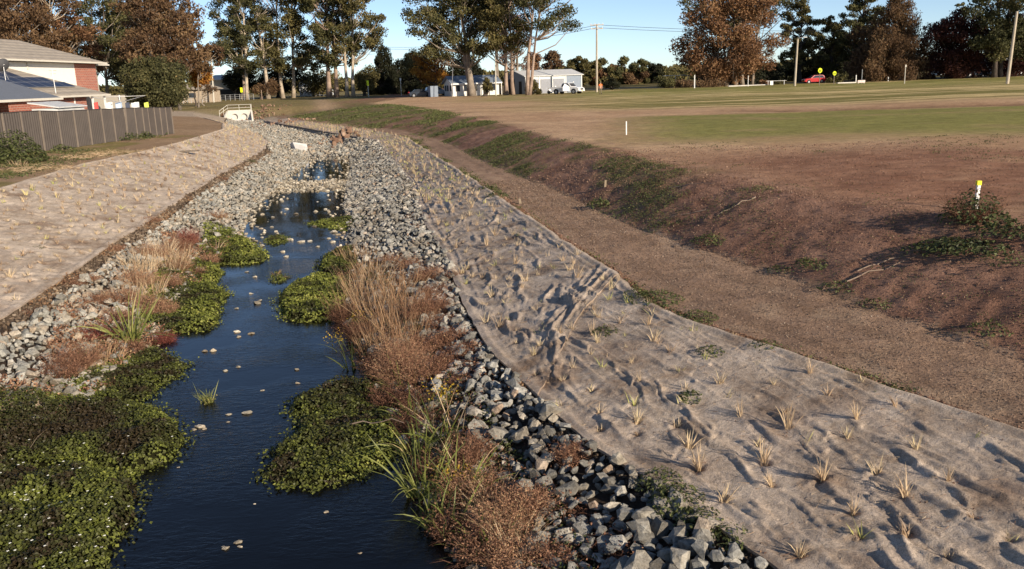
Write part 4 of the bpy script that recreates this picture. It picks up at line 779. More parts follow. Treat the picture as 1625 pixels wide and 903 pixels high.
for px, py, R, n, lb, H_ in [(1545, 352, .62, 620, 'dark leafy bush around the yellow-topped stake', .55), (1600, 372, .6, 420, 'low dark bush right of the stake bush', .22), (1520, 395, .7, 420, 'sprawling green weed in front of the stake bush', .14), (1480, 400, .5, 200, 'thin weed left of the sprawling one', .1), (1555, 395, .6, 300, 'low weed on the bank edge below the stake bush', .12)]:
    weedc(px, py, R, n, lb, H_, .075, .35)
g = G(); fuzz(g, np.zeros(3), .6, .6, 160, .3, .01); o = g.obj('dead_bush', M_red, label='dead reddish stems inside the stake bush', category='dead bush'); c = at(1540, 350); o.location = tuple(c)
# low greenery scattered on the banks and field
def greens(name, n, xf, y0, y1, thr, sc, ls, lb, seed, ti=.5, H_=.05, per=7):
    y = y0+(y1-y0)*rng.random(n)**1.3; x = xf(y, rng.random(n)); k = fbm(x*sc, y*sc*.75, seed, 4)+rng.normal(0, .03, n) > thr; x = x[k]; y = y[k]
    x = np.repeat(x, per)+rng.normal(0, .06, len(x)*per)*(1+np.repeat(y, per)/30); y = np.repeat(y, per)+rng.normal(0, .06, len(y)*per)*(1+np.repeat(y, per)/30)
    z, _ = Zg(x, y); n = len(x); g = G(); leaves(g, np.stack([x, y, z+H_*rng.random(n)], 1), rng.normal(0, .6, (n, 3))+[0, 0, .8], ls*(.5+y/32)*rng.uniform(.6, 1.3, n), .55, np.clip(ti+rng.normal(0, .22, n), 0, 1))
    o = g.obj(name, M_weed); o['kind'] = 'stuff'; o['label'] = lb; o['category'] = 'ground cover'
greens('bank_greens', 9000, lambda y, r: X_TOE(y)+(X_CRE(y)-X_TOE(y))*r, 21, 62, .54, .5, .034, 'patchy green ground cover on the soil bank', 51, .6)
greens('bank_greens', 900, lambda y, r: X_TOE(y)+(X_CRE(y)-X_TOE(y))*r, 11, 22, .5, .9, .032, 'thin weeds on the near soil bank', 151, .5)
greens('bank_greens', 4500, lambda y, r: X_TOE(y)+(X_CRE(y)-X_TOE(y))*(r*1.1-.05), 60, 118, .48, .35, .045, 'green grass on the far end of the soil bank', 251, .75, .08)
greens('path_edge_greens', 900, lambda y, r: X_RUP(y)+r*.25, 10, 70, .5, 1., .045, 'weeds along the edge between mat and gravel path', 351, .6)
greens('field_tufts', 1500, lambda y, r: X_CRE(y)+.5+r*16, 15, 36, .56, .4, .035, 'small green tufts on the bare field', 451, .5, .03)
greens('yard_greens', 1500, lambda y, r: X_LUP(y)-4.8+r*4, 33, 62, .56, .35, .05, 'patchy green grass below the metal fence', 551, .6)
for (px, py, R, n, lb, H_, ti) in [(28, 256, 1.3, 1900, 'large leafy creeper spilling over the left end of the fence', 1.3, .5), (205, 222, 1.2, 300, 'green weeds at the foot of the fence, middle', .35, .5), (228, 218, .7, 200, 'green weeds at the foot of the fence, toward its far end', .35, .5), (250, 213, .8, 200, 'green weeds under the last fence panels', .3, .5), (90, 238, .9, 260, 'grassy green patch at the fence foot', .25, .6)]:
    weedc(px, py, R, n, lb, H_, .14, ti)
for (px, py, R, n, lb) in [(150, 243, 1.4, 260, 'yellow-green grass patch on the yard'), (100, 250, 1.2, 200, 'dry straw patch on the yard'), (35, 268, 1.6, 300, 'dead cut grass lying on the yard at the left edge')]:
    c = at(px, py); g = G(); nn = n*3; p = np.stack([rng.normal(0, R, nn), rng.normal(0, R*.6, nn), np.zeros(nn)], 1); blades(g, p, rng.normal(size=(nn, 3))*[1, 1, .2]+[0, 0, .35], .3, .016, .4, .75+rng.normal(0, .12, nn), 2)
    o = g.obj('dry_grass_patch', M_straw, label=lb, category='dry grass'); o['kind'] = 'stuff'; o.location = tuple(c)

# ------------------------------------------------------------------ metal fence
M_fence = plain('fence_brown_grey', (.062, .05, .043), .6, .15, 1.5, 0, 0, .35); M_post = plain('fence_post_paint', (.2, .165, .135), .6, .1)
def fence():
    pxs = [(p, None) for p in (-95, -60, -27, 5, 35, 65, 94, 119, 142, 163, 181, 200, 216, 228, 237, 247, 256, 265, 274)]
    nodes = []
    for px, Y in pxs:
        if Y is None:
            Xf = -23.3
            lo_, hi = 15, 90
            for _ in range(40):
                Y = (lo_+hi)/2; X = pt(px, 200, Y)[0]
                if X > Xf+.02*(Y-46): lo_ = Y
                else: hi = Y
        nodes.append((pt(px, 200, Y)[0], Y))
    nodes = np.array(nodes); r = thing('metal_fence', 'long dark corrugated metal fence with pale posts behind the left yard', 'fence', (nodes[5][0], nodes[5][1], 2.1)); L = np.array(r.location)
    for i, (x, y) in enumerate(nodes):
        z = Z1(x, y); tp = z+1.95-.012*max(0, y-46); ln = [0, 0, 0, 0, .05, -.04, .06, 0, 0, 0, -.04, -.12, 0, -.03, .05, 0, -.03, 0, 0][i]
        g = G(); g.prism([(x-.05, y-.045, z-.1), (x+.05, y-.045, z-.1), (x+.05, y+.045, z-.1), (x-.05, y+.045, z-.1)], (ln*-.6, 0, tp-z+.13)); g.v = [v-L for v in g.v]; g.obj('post', M_post, r)
        if i:
            x0, y0 = nodes[i-1]; z0 = Z1(x0, y0); t0 = z0+1.95-.012*max(0, y0-46); ln_ = math.hypot(x-x0, y-y0); n = max(8, int(ln_/.05)); n -= n % 4
            t = np.linspace(.03, .97, n+1); nx, ny = (y-y0)/ln_, -(x-x0)/ln_; off = np.array([0, .05, .05, 0])[np.arange(n+1) % 4]
            px_ = x0+(x-x0)*t+nx*off; py_ = y0+(y-y0)*t+ny*off; bz = z0+(z-z0)*t+.02; tz = t0+(tp-t0)*t
            V = np.vstack([np.stack([px_, py_, bz], 1), np.stack([px_, py_, tz], 1), np.stack([px_-nx*.012, py_-ny*.012, bz], 1), np.stack([px_-nx*.012, py_-ny*.012, tz], 1)])-L; m_ = n+1; k = np.arange(n)
            g = G(); g.add(V, np.vstack([np.stack([k, k+1, k+1+m_, k+m_], 1), np.stack([k+2*m_, k+3*m_, k+1+3*m_, k+1+2*m_], 1), np.stack([k+m_, k+1+m_, k+1+3*m_, k+3*m_], 1)])); g.obj('panel', M_fence, r)
            g = G(); A = np.array([x0, y0, t0+.02])-L; B = np.array([x, y, tp+.02])-L; g.tube([A, B], .032, 4); g.obj('top_rail', M_fence, r)
fence()

# ------------------------------------------------------------------ houses on the left
def brickmat(name, c1, c2, mort, sc=1.):
    M, t, b = nmat(name); tc = t.nodes.new('ShaderNodeTexCoord'); mp = t.nodes.new('ShaderNodeMapping'); mp.inputs['Rotation'].default_value = (math.radians(90), 0, math.radians(90))
    sx = t.nodes.new('ShaderNodeSeparateXYZ'); t.links.new(tc.outputs['Object'], sx.inputs[0]); ad = t.nodes.new('ShaderNodeMath'); t.links.new(sx.outputs[0], ad.inputs[0]); t.links.new(sx.outputs[1], ad.inputs[1])
    cx = t.nodes.new('ShaderNodeCombineXYZ'); t.links.new(ad.outputs[0], cx.inputs[0]); t.links.new(sx.outputs[2], cx.inputs[1])
    bk = t.nodes.new('ShaderNodeTexBrick'); t.links.new(cx.outputs[0], bk.inputs['Vector']); bk.inputs['Scale'].default_value = sc
    bk.inputs['Color1'].default_value = (*c1, 1); bk.inputs['Color2'].default_value = (*c2, 1); bk.inputs['Mortar'].default_value = (*mort, 1); bk.inputs['Mortar Size'].default_value = .012
    bk.inputs['Brick Width'].default_value = .5; bk.inputs['Row Height'].default_value = .17
    t.links.new(bk.outputs[0], b.inputs['Base Color']); b.inputs['Roughness'].default_value = .85; bump(t, b, bk.outputs['Fac'], -.01); return M
def ribmat(name, c, pitch, amp, axis=1, rough=.5, var=.1, metal=0.):
    M = plain(name, c, rough, var, 2, 0, metal); t = M.node_tree; b = t.nodes['Principled BSDF']; tc = t.nodes.new('ShaderNodeTexCoord'); wv = t.nodes.new('ShaderNodeTexWave')
    wv.bands_direction = 'XYZ'[axis]; wv.inputs['Scale'].default_value = .314/pitch; wv.inputs['Distortion'].default_value = 0; t.links.new(tc.outputs['Object'], wv.inputs[0]); bump(t, b, wv.outputs[0], amp); return M
M_red_brick = brickmat('red_brick', (.4, .13, .08), (.3, .09, .06), (.45, .38, .32)); M_tan_brick = brickmat('tan_brick', (.45, .36, .26), (.36, .28, .2), (.5, .45, .38))
M_tile = ribmat('roof_tile', (.36, .31, .25), .33, .05, 2, .8, .2); M_metal_roof = ribmat('metal_roof', (.15, .16, .18), .2, .03, 1, .45, .06, 0.); M_render = plain('cream_render', (.82, .78, .7), .8, .03); M_gut = plain('gutter_cream', (.62, .58, .5), .5, .05)
M_dark = plain('dark_parts_and_shade', (.02, .02, .022), .8, .2); M_glass = plain('window_glass', (.03, .035, .045), .08, .1, 1, 0, 0, .8); M_beige = plain('beige_wall', (.42, .38, .31), .8, .05)
M_solar = plain('solar_cell', (.012, .014, .032), .35, .2, 3, 0, 0, .4); M_alu = plain('aluminium', (.5, .5, .5), .4, .05, 1, 0, .6); M_white = plain('white_paint', (.78, .77, .74), .5, .04); M_dish = plain('dish_grey', (.07, .07, .075), .6, .05); M_greyp = plain('grey_plastic', (.2, .2, .21), .5, .05)
def hip(g, x0, x1, y0, y1, z, pitch, th=.12):
    k = math.tan(math.radians(pitch)); dx, dy = x1-x0, y1-y0
    if dx < dy: r0 = ((x0+x1)/2, y0+dx/2, z+k*dx/2); r1 = ((x0+x1)/2, y1-dx/2, z+k*dx/2)
    else: r0 = (x0+dy/2, (y0+y1)/2, z+k*dy/2); r1 = (x1-dy/2, (y0+y1)/2, z+k*dy/2)
    c = [(x0, y0, z), (x1, y0, z), (x1, y1, z), (x0, y1, z)]; b = [(a[0], a[1], a[2]-th) for a in c]
    V = c+[r0, r1]+b
    if dx < dy: g.add(V, [(0, 1, 4)]); g.f[3].append(np.array([[g.n-10+2, g.n-10+3, g.n-10+5]])); q = [(1, 2, 5, 4), (3, 0, 4, 5)]
    else: g.add(V, [(3, 0, 4)]); g.f[3].append(np.array([[g.n-10+1, g.n-10+2, g.n-10+5]])); q = [(0, 1, 5, 4), (2, 3, 4, 5)]
    q += [(0, 6, 7, 1), (1, 7, 8, 2), (2, 8, 9, 3), (3, 9, 6, 0), (9, 8, 7, 6)]
    g.f.setdefault(4, []).append(np.array(q)+g.n-10); return g
def part(name, mat, root, fn, **tags):
    g = G(); fn(g); return g.obj(name, mat, root, **tags)
def bx(name, mat, root, *a, **t): return part(name, mat, root, lambda g: g.box(*a), **t)
def gutter(name, mat, root, x0, x1, y0, y1, z):
    part(name, mat, root, lambda g: [g.box(x0-.1, x0, y0-.1, y1+.1, z-.16, z+.0), g.box(x1, x1+.1, y0-.1, y1+.1, z-.16, z+.0), g.box(x0, x1, y0-.1, y0, z-.16, z+.0), g.box(x0, x1, y1, y1+.1, z-.16, z+.0)])
def house_a():
    r = thing('two_storey_house', 'two-storey cream and red brick house with tiled hip roofs and solar panels', 'house', (-44, 80, 2.15)); ox, oy, oz = -44, 80, 2.15
    X = lambda v: v-ox; Y = lambda v: v-oy; Z = lambda v: v-oz
    # lower wing (single storey) in front of the upper floor
    bx('wall', M_red_brick, r, X(-50), X(-38.2), Y(62), Y(82.4), -.3, Z(4.62))
    bx('wall', M_beige, r, X(-50), X(-39.8), Y(82.4), Y(98), -.3, Z(4.62))
    part('roof', M_tile, r, lambda g: hip(g, X(-51.5), X(-37.6), Y(58), Y(86), Z(4.8), 23)); gutter('gutter', M_gut, r, X(-51.5), X(-37.6), Y(58), Y(86), Z(4.8))
    for yy in (82.9, 85.4): bx('porch_post', M_white, r, X(-37.95), X(-37.8), Y(yy), Y(yy+.15), -.1, Z(4.66))
    bx('sliding_door', M_glass, r, X(-39.8), X(-39.74), Y(83.2), Y(85.6), .1, Z(4.3)); bx('downpipe', M_white, r, X(-38.19), X(-38.1), Y(80), Y(80.1), -.1, Z(4.6))
    # upper floor
    bx('wall', M_render, r, X(-54), X(-44), Y(66), Y(93.3), Z(4.4), Z(7.92), label='cream rendered upper wall'); bx('wall', M_red_brick, r, X(-54), X(-43.96), Y(93.3), Y(98), 0, Z(7.92), label='red brick upper wall')
    bx('wall', M_beige, r, X(-54), X(-45.2), Y(98), Y(101), 0, Z(7.9))
    part('roof', M_tile, r, lambda g: hip(g, X(-55), X(-43.2), Y(62), Y(99), Z(8.1), 21), label='upper tiled hip roof'); gutter('gutter', M_gut, r, X(-55), X(-43.2), Y(62), Y(99), Z(8.1))
    part('roof', M_tile, r, lambda g: hip(g, X(-54.6), X(-44.4), Y(94), Y(102.2), Z(8.02), 21)); gutter('gutter', M_gut, r, X(-54.6), X(-44.4), Y(99.1), Y(102.2), Z(8.0))
    for yy in (77.5, 84): bx('downpipe', M_gut, r, X(-43.99), X(-43.88), Y(yy), Y(yy+.12), Z(7.3), Z(8.0))
    # solar panels on the east face of the lower roof
    k = math.tan(math.radians(23)); ca, sa = math.cos(math.radians(23)), math.sin(math.radians(23))
    def panel(y, s):
        b0 = np.array([X(-37.6)-s*ca, Y(y), Z(4.8)+s*sa+.0]); U = np.array([0, 1.6, 0]); W = np.array([-ca*1.12, 0, sa*1.12]); N = np.array([sa, 0, ca])
        g = G(); g.prism([b0+N*.08, b0+U+N*.08, b0+U+W+N*.08, b0+W+N*.08], N*.04); o = g.obj('solar_panel', M_alu, r)
        h = G(); h.poly([b0+U*.02+W*.03+N*.126, b0+U*.98+W*.03+N*.126, b0+U*.98+W*.97+N*.126, b0+U*.02+W*.97+N*.126]); h.obj('cells', M_solar, o)
    for y in np.arange(68.0, 76.3, 1.64): panel(y, 4.0); panel(y, 5.15)
    for y in np.arange(68.0, 82.6, 1.64): panel(y, 1.7)
    for y in np.arange(68.0, 79.6, 1.64): panel(y, 2.85)
house_a()
def house_b():
    ox, oy, oz = -36, 58, 2.15; r = thing('grey_roof_house', 'single-storey house with blue-grey metal roof and dark verandah behind the fence', 'house', (ox, oy, oz)); X = lambda v: v-ox; Y = lambda v: v-oy; Z = lambda v: v-oz
    bx('wall', M_dark, r, X(-43), X(-34.9), Y(44), Y(60), -.2, Z(4.5), label='verandah wall painted near-black for shade'); bx('wall', M_red_brick, r, X(-43), X(-34.9), Y(61.4), Y(63.4), -.2, Z(4.5)); bx('wall', M_dark, r, X(-43), X(-35.2), Y(60), Y(61.4), -.2, Z(4.5)); bx('wall', M_tan_brick, r, X(-37), X(-33.4), Y(53.6), Y(54.8), -.2, Z(4.45)); bx('verandah_shade_panel', M_dark, r, X(-34.89), X(-34.8), Y(46), Y(60.0), -.1, Z(4.4))  # near-black walls and back panel paint in the verandah's shade
    part('roof', M_metal_roof, r, lambda g: hip(g, X(-45), X(-31.9), Y(42), Y(65), Z(4.72), 27, .1)); gutter('gutter', M_gut, r, X(-45), X(-31.9), Y(42), Y(65), Z(4.72))
    for yy in (46, 49.3, 52.3): bx('verandah_post', M_white, r, X(-29.8), X(-29.65), Y(yy), Y(yy+.15), 0, Z(4.38))
    bx('window', M_glass, r, X(-34.9), X(-34.84), Y(60.5), Y(62.2), Z(3.1), Z(4.2)); bx('ridge_cap', M_gut, r, X(-38.5), X(-38.3), Y(48.5), Y(58.4), Z(8.04), Z(8.12))
    d = thing('satellite_dish', 'dark satellite dish on the metal roof at the left edge', 'satellite dish', pt(8, 121, 56)); d.scale = (.8,)*3; g = G()
    a = np.arange(20)*2*math.pi/20; V = [(0, 0, 0)]+[(.28*math.cos(t), .08, .28*math.sin(t)) for t in a]+[(.55*math.cos(t), .2, .55*math.sin(t)) for t in a]
    g.add(V, [(0, 1+i, 1+(i+1) % 20) for i in range(20)]); g.f.setdefault(4, []).append(np.array([(1+i, 21+i, 21+(i+1) % 20, 1+(i+1) % 20) for i in range(20)]))
    o = g.obj('reflector', M_dish, d); o.location = (0, 0, .75); o.rotation_euler = (.5, .2, 1.05); part('mast', M_alu, d, lambda g: [g.tube([(0, 0, -.3), (0, 0, .7)], .03), g.tube([(0, 0, .4), (.35, -.2, -.25)], .018), g.tube([(0, 0, .75), (.3, -.45, .85)], .015)])
    t = thing('tv_antenna', 'thin white TV antenna mast above the metal roof', 'antenna', pt(88, 143, 57)); part('mast', M_white, t, lambda g: g.tube([(0, 0, -.2), (-.03, 0, 1.3)], .022)); part('rods', M_alu, t, lambda g: [g.tube([(-.25, 0, 1.2), (.25, 0, 1.2)], .012), g.tube([(-.18, 0, 1.0), (.18, 0, 1.0)], .012)])
    s = thing('garden_shed', 'low pale metal garden shed just behind the fence', 'shed', (-28, 56, 2.15)); 
    M_shed = ribmat('shed_metal', (.62, .62, .6), .15, .02, 1, .5)
    bx('wall', M_shed, s, -1.2, .4, -.4, 3.1, 0, 1.95); part('roof', M_shed, s, lambda g: g.prism([(-1.35, -.55, 2.3), (.55, -.55, 1.97), (.55, 3.25, 1.97), (-1.35, 3.25, 2.3)], (0, 0, .07)))
house_b()
def clothesline():
    c = pt(194, 190, 66); c[2] = 2.15; r = thing('clothes_line', 'rotary clothes line hung with washing beside the fence', 'clothes line', c)
    part('pole', M_alu, r, lambda g: g.tube([(0, 0, 0), (0, 0, 2.6)], .04))
    for k in range(4):
        a = k*math.pi/2+.35; part('arm', M_alu, r, lambda g: g.tube([(0, 0, 2.05), (1.8*math.cos(a), 1.8*math.sin(a), 2.5)], .022))
    part('line', M_white, r, lambda g: [g.tube([(s*math.cos(.35+k*math.pi/2), s*math.sin(.35+k*math.pi/2), 2.48), (s*math.cos(.35+(k+1)*math.pi/2), s*math.sin(.35+(k+1)*math.pi/2), 2.48)], .012, 4) for k in range(4) for s in (1.0, 1.75)])
    for px, cm, lb, wd in [(173, (.75, .75, .74), 'white towel at the left end of the clothes line', .55), (189, (.5, .62, .78), 'pale blue cloth hanging on the clothes line', .45), (215, (.8, .8, .78), 'white sheet near the right end of the clothes line', .55), (233, (.62, .7, .12), 'lime yellow shirt at the right end of the clothes line', .3), (153, (.5, .08, .07), 'red cloth left of the washing', .28), (203, (.06, .07, .1), 'dark cloth between the blue and white washing', .3)]:
        p = pt(px, 171, 65.6+rng.uniform(-.5, .5)); g = G(); n = 7; xs = np.linspace(-wd/2, wd/2, n); V = []
        for z in (0.38, 0, -.45): V += [(x, .05*math.sin(x*14+z*3), z+.03*math.sin(x*9)) for x in xs]
        F_ = [(j*n+i, j*n+i+1, (j+1)*n+i+1, (j+1)*n+i) for j in range(2) for i in range(n-1)]; V2 = [(x, y+.015, z) for x, y, z in V]
        g.add(V, F_); g.add(V2, [f[::-1] for f in F_]); o = g.obj('laundry', plain('cloth', cm, .9, .06), label=lb, category='laundry'); o.location = tuple(p); o.rotation_euler = (0, 0, .35)
clothesline()

# ------------------------------------------------------------------ culvert
M_conc = plain('pale_concrete', (.58, .55, .49), .85, .12, 2.5, .02, 0, .2, 12); M_rail = plain('galvanised_rail', (.6, .57, .5), .5, .05)
def culvert():
    c = at(381, 192); r = thing('culvert', 'white concrete culvert headwall with handrails at the head of the channel', 'culvert', (c[0], c[1], c[2]-.05), .12)
    h = 1.4; W = 1.5
    def face(g):           # headwall with two round pipe mouths cut in
        n = 16; holes = [(-.62, .62, .42), (.62, .62, .42)]
        for cx, cz, rr in holes:
            x0, x1 = (-W, 0) if cx < 0 else (0, W)
            ring = [(cx+rr*math.cos(a), -.0, cz+rr*math.sin(a)) for a in np.arange(n)*2*math.pi/n]; box = []
            for a in np.arange(n)*2*math.pi/n:
                dx, dz = math.cos(a), math.sin(a); t = min(((x1-cx) if dx > 0 else (x0-cx))/dx if abs(dx) > 1e-6 else 9, ((h-cz) if dz > 0 else (0-cz))/dz if abs(dz) > 1e-6 else 9); box.append((cx+dx*t, 0, cz+dz*t))
            back = [(a[0], .55, a[2]) for a in ring]
            g.add(ring+box+back, [(i, (i+1) % n, n+(i+1) % n, n+i) for i in range(n)]+[(i, 2*n+i, 2*n+(i+1) % n, (i+1) % n) for i in range(n)])
            for sx, sz in ((x0, 0), (x1, 0), (x1, h), (x0, h)): pass
            # corner fills
            B = np.array(box)
            for sx, sz in ((x0, 0.), (x1, 0.), (x1, h), (x0, h)):
                e1 = B[(np.abs(B[:, 0]-sx) < 1e-4)]; e2 = B[(np.abs(B[:, 2]-sz) < 1e-4)]
                if len(e1) and len(e2):
                    a1 = e1[np.argmin(np.abs(e1[:, 2]-sz))]; a2 = e2[np.argmin(np.abs(e2[:, 0]-sx))]; g.add([a1, (sx, 0, sz), a2], [(0, 1, 2)])
        g.box(-W, W, .05, .3, h, h+.1); g.box(-W, W, .3, .56, 0, h)
        g.add([(-W, 0, 0), (-W, .3, 0), (-W, .3, h), (-W, 0, h), (W, 0, 0), (W, .3, 0), (W, .3, h), (W, 0, h), ], [(0, 1, 2, 3), (4, 7, 6, 5), (3, 2, 6, 7)])
    part('headwall', M_conc, r, face)
    part('pipe_mouth', M_dark, r, lambda g: g.box(-1.2, 1.2, .54, .58, .1, 1.15))
    for s in (-1, 1): part('wing_wall', M_conc, r, lambda g: g.prism([(s*W, .1, 0), (s*W, .1, h), (s*(W+.3), -1.5, .35), (s*(W+.3), -1.5, 0)], (s*.2, .08, 0)))
    part('apron', M_conc, r, lambda g: g.prism([(-W, 0, .02), (W, 0, .02), (W+.5, -3.2, .02), (-W-.5, -3.2, .02)], (0, 0, .14)))
    part('slab', M_conc, r, lambda g: g.prism([(-W-1.1, -2.6, 0.1), (-W-.4, -3.2, .05), (-W+.2, -.6, .25), (-W-.3, -.2, .3)], (0, 0, .15)))
    for a, b_ in (((-W, .2), (W, .2)), ((-W, .2), (-W-.9, -1.0)), ((W, .2), (W-.1, 1.6))):
        a = np.array(a); b_ = np.array(b_)
        part('handrail', M_rail, r, lambda g: [g.tube([(*a, z), (*b_, z-(.7 if b_[1] < -.9 else 0))], .028, 5) for z in (h+.8, h+.4)]+[g.tube([(*(a+(b_-a)*t), h-.2-(.7*t if b_[1] < -.9 else 0)), (*(a+(b_-a)*t), h+.82-(.7*t if b_[1] < -.9 else 0))], .028, 5) for t in (0, .5, 1)])
culvert()
# small things lying about
def stick(label, px, py, L, h, mat, name='stake', cat='stake', tilt=0., wd=.045, tip=None):
    c = at(px, py); r = thing(name, label, cat, c); part('shaft', mat, r, lambda g: g.prism([(-wd/2, -wd/2, -.1), (wd/2, -wd/2, -.1), (wd/2, wd/2, -.1), (-wd/2, wd/2, -.1)], (tilt*h, 0, h+.1)))
    if tip: part('tip', tip, r, lambda g: g.box(tilt*h-wd*.7, tilt*h+wd*.7, -wd*.6, wd*.6, h-.0, h+.085))
M_ypaint = plain('yellow_marker', (.8, .68, .03), .5, .05); M_hv = plain('sign_yellow', (.75, .85, .02), .4, .03)
stick('white survey post standing on the bare field', 994, 214, 0, .62, M_white, 'white_post', 'post', 0, .05)
stick('white stake with a yellow top in the dark bush', 1548, 332, 0, .47, M_white, 'survey_stake', 'stake', .04, .06, M_ypaint)
stick('short timber peg on the soil bank', 960, 297, 0, .22, M_twig, 'timber_peg', 'peg', .1, .06); stick('small wood peg lying askew on the gravel path', 827, 323, 0, .16, M_twig, 'timber_peg', 'peg', -.3, .07)
def log(label, a, b_, rad, mat=M_root, cat='branch', dz=.02):
    A, B = at(*a), at(*b_); n = 7; P = np.array([A+(B-A)*t for t in np.linspace(0, 1, n)]); P[:, 2] = Zg(P[:, 0], P[:, 1])[0]+dz; P += rng.normal(0, .015, P.shape)
    g = G(); g.tube(P-A, np.linspace(rad, rad*.4, n), 5, .7); o = g.obj('branch', mat, label=label, category=cat); o.location = tuple(A)
log('pale bent stick lying down the bank beside the ruts', (1200, 315), (1135, 345), .018); log('long thin stick across the bank ruts', (1120, 335), (1045, 352), .012); log('thin branch on the near soil bank', (1345, 448), (1455, 407), .013); log('straight pale stick on the near bank ruts', (1360, 432), (1470, 395), .012); log('stick lying high on the soil bank', (1060, 300), (1130, 292), .012)
log('fallen pale stick across the large cress mound', (548, 714), (640, 712), .012, dz=.42)
c = at(290, 243); part('timber_board', plain('weathered_board', (.16, .13, .1), .9), None, lambda g: g.box(-.9, .9, -.12, .12, .03, .09), label='dark weathered board lying on the pale mat', category='board').location = (c[0], c[1], c[2]+.04)

# ------------------------------------------------------------------ trees
def euc(n): return leafy('leaf_'+n, {'green': [(0, (.04, .042, .02)), (.5, (.11, .108, .045)), (.85, (.21, .18, .075)), (1, (.28, .21, .09))], 'brown': [(0, (.06, .035, .022)), (.5, (.18, .11, .06)), (.85, (.27, .175, .09)), (1, (.28, .21, .1))], 'dark': [(0, (.015, .017, .011)), (.6, (.035, .038, .02)), (1, (.07, .065, .032))], 'olive': [(0, (.06, .052, .022)), (.5, (.15, .13, .05)), (1, (.25, .2, .08))], 'orange': [(0, (.2, .07, .02)), (.5, (.42, .2, .04)), (1, (.6, .36, .06))], 'maroon': [(0, (.04, .016, .014)), (.6, (.095, .038, .03)), (1, (.15, .07, .045))], 'rust': [(0, (.1, .055, .032)), (.5, (.25, .135, .07)), (.85, (.34, .2, .1)), (1, (.26, .22, .1))], 'pink': [(0, (.2, .11, .08)), (1, (.33, .2, .14))]}[n], .32, .6, .15)
ML = {k: euc(k) for k in ('green', 'brown', 'dark', 'olive', 'orange', 'maroon', 'rust', 'pink')}
def bark(n, a, b_): 
    return plain('bark_'+n, a, .9, .35, 1.2, .03)
MB = {'pale': bark('pale', (.42, .35, .27), 0), 'red': bark('red', (.32, .235, .18), 0), 'dark': bark('dark', (.07, .055, .045), 0), 'grey': bark('grey', (.24, .2, .16), 0)}
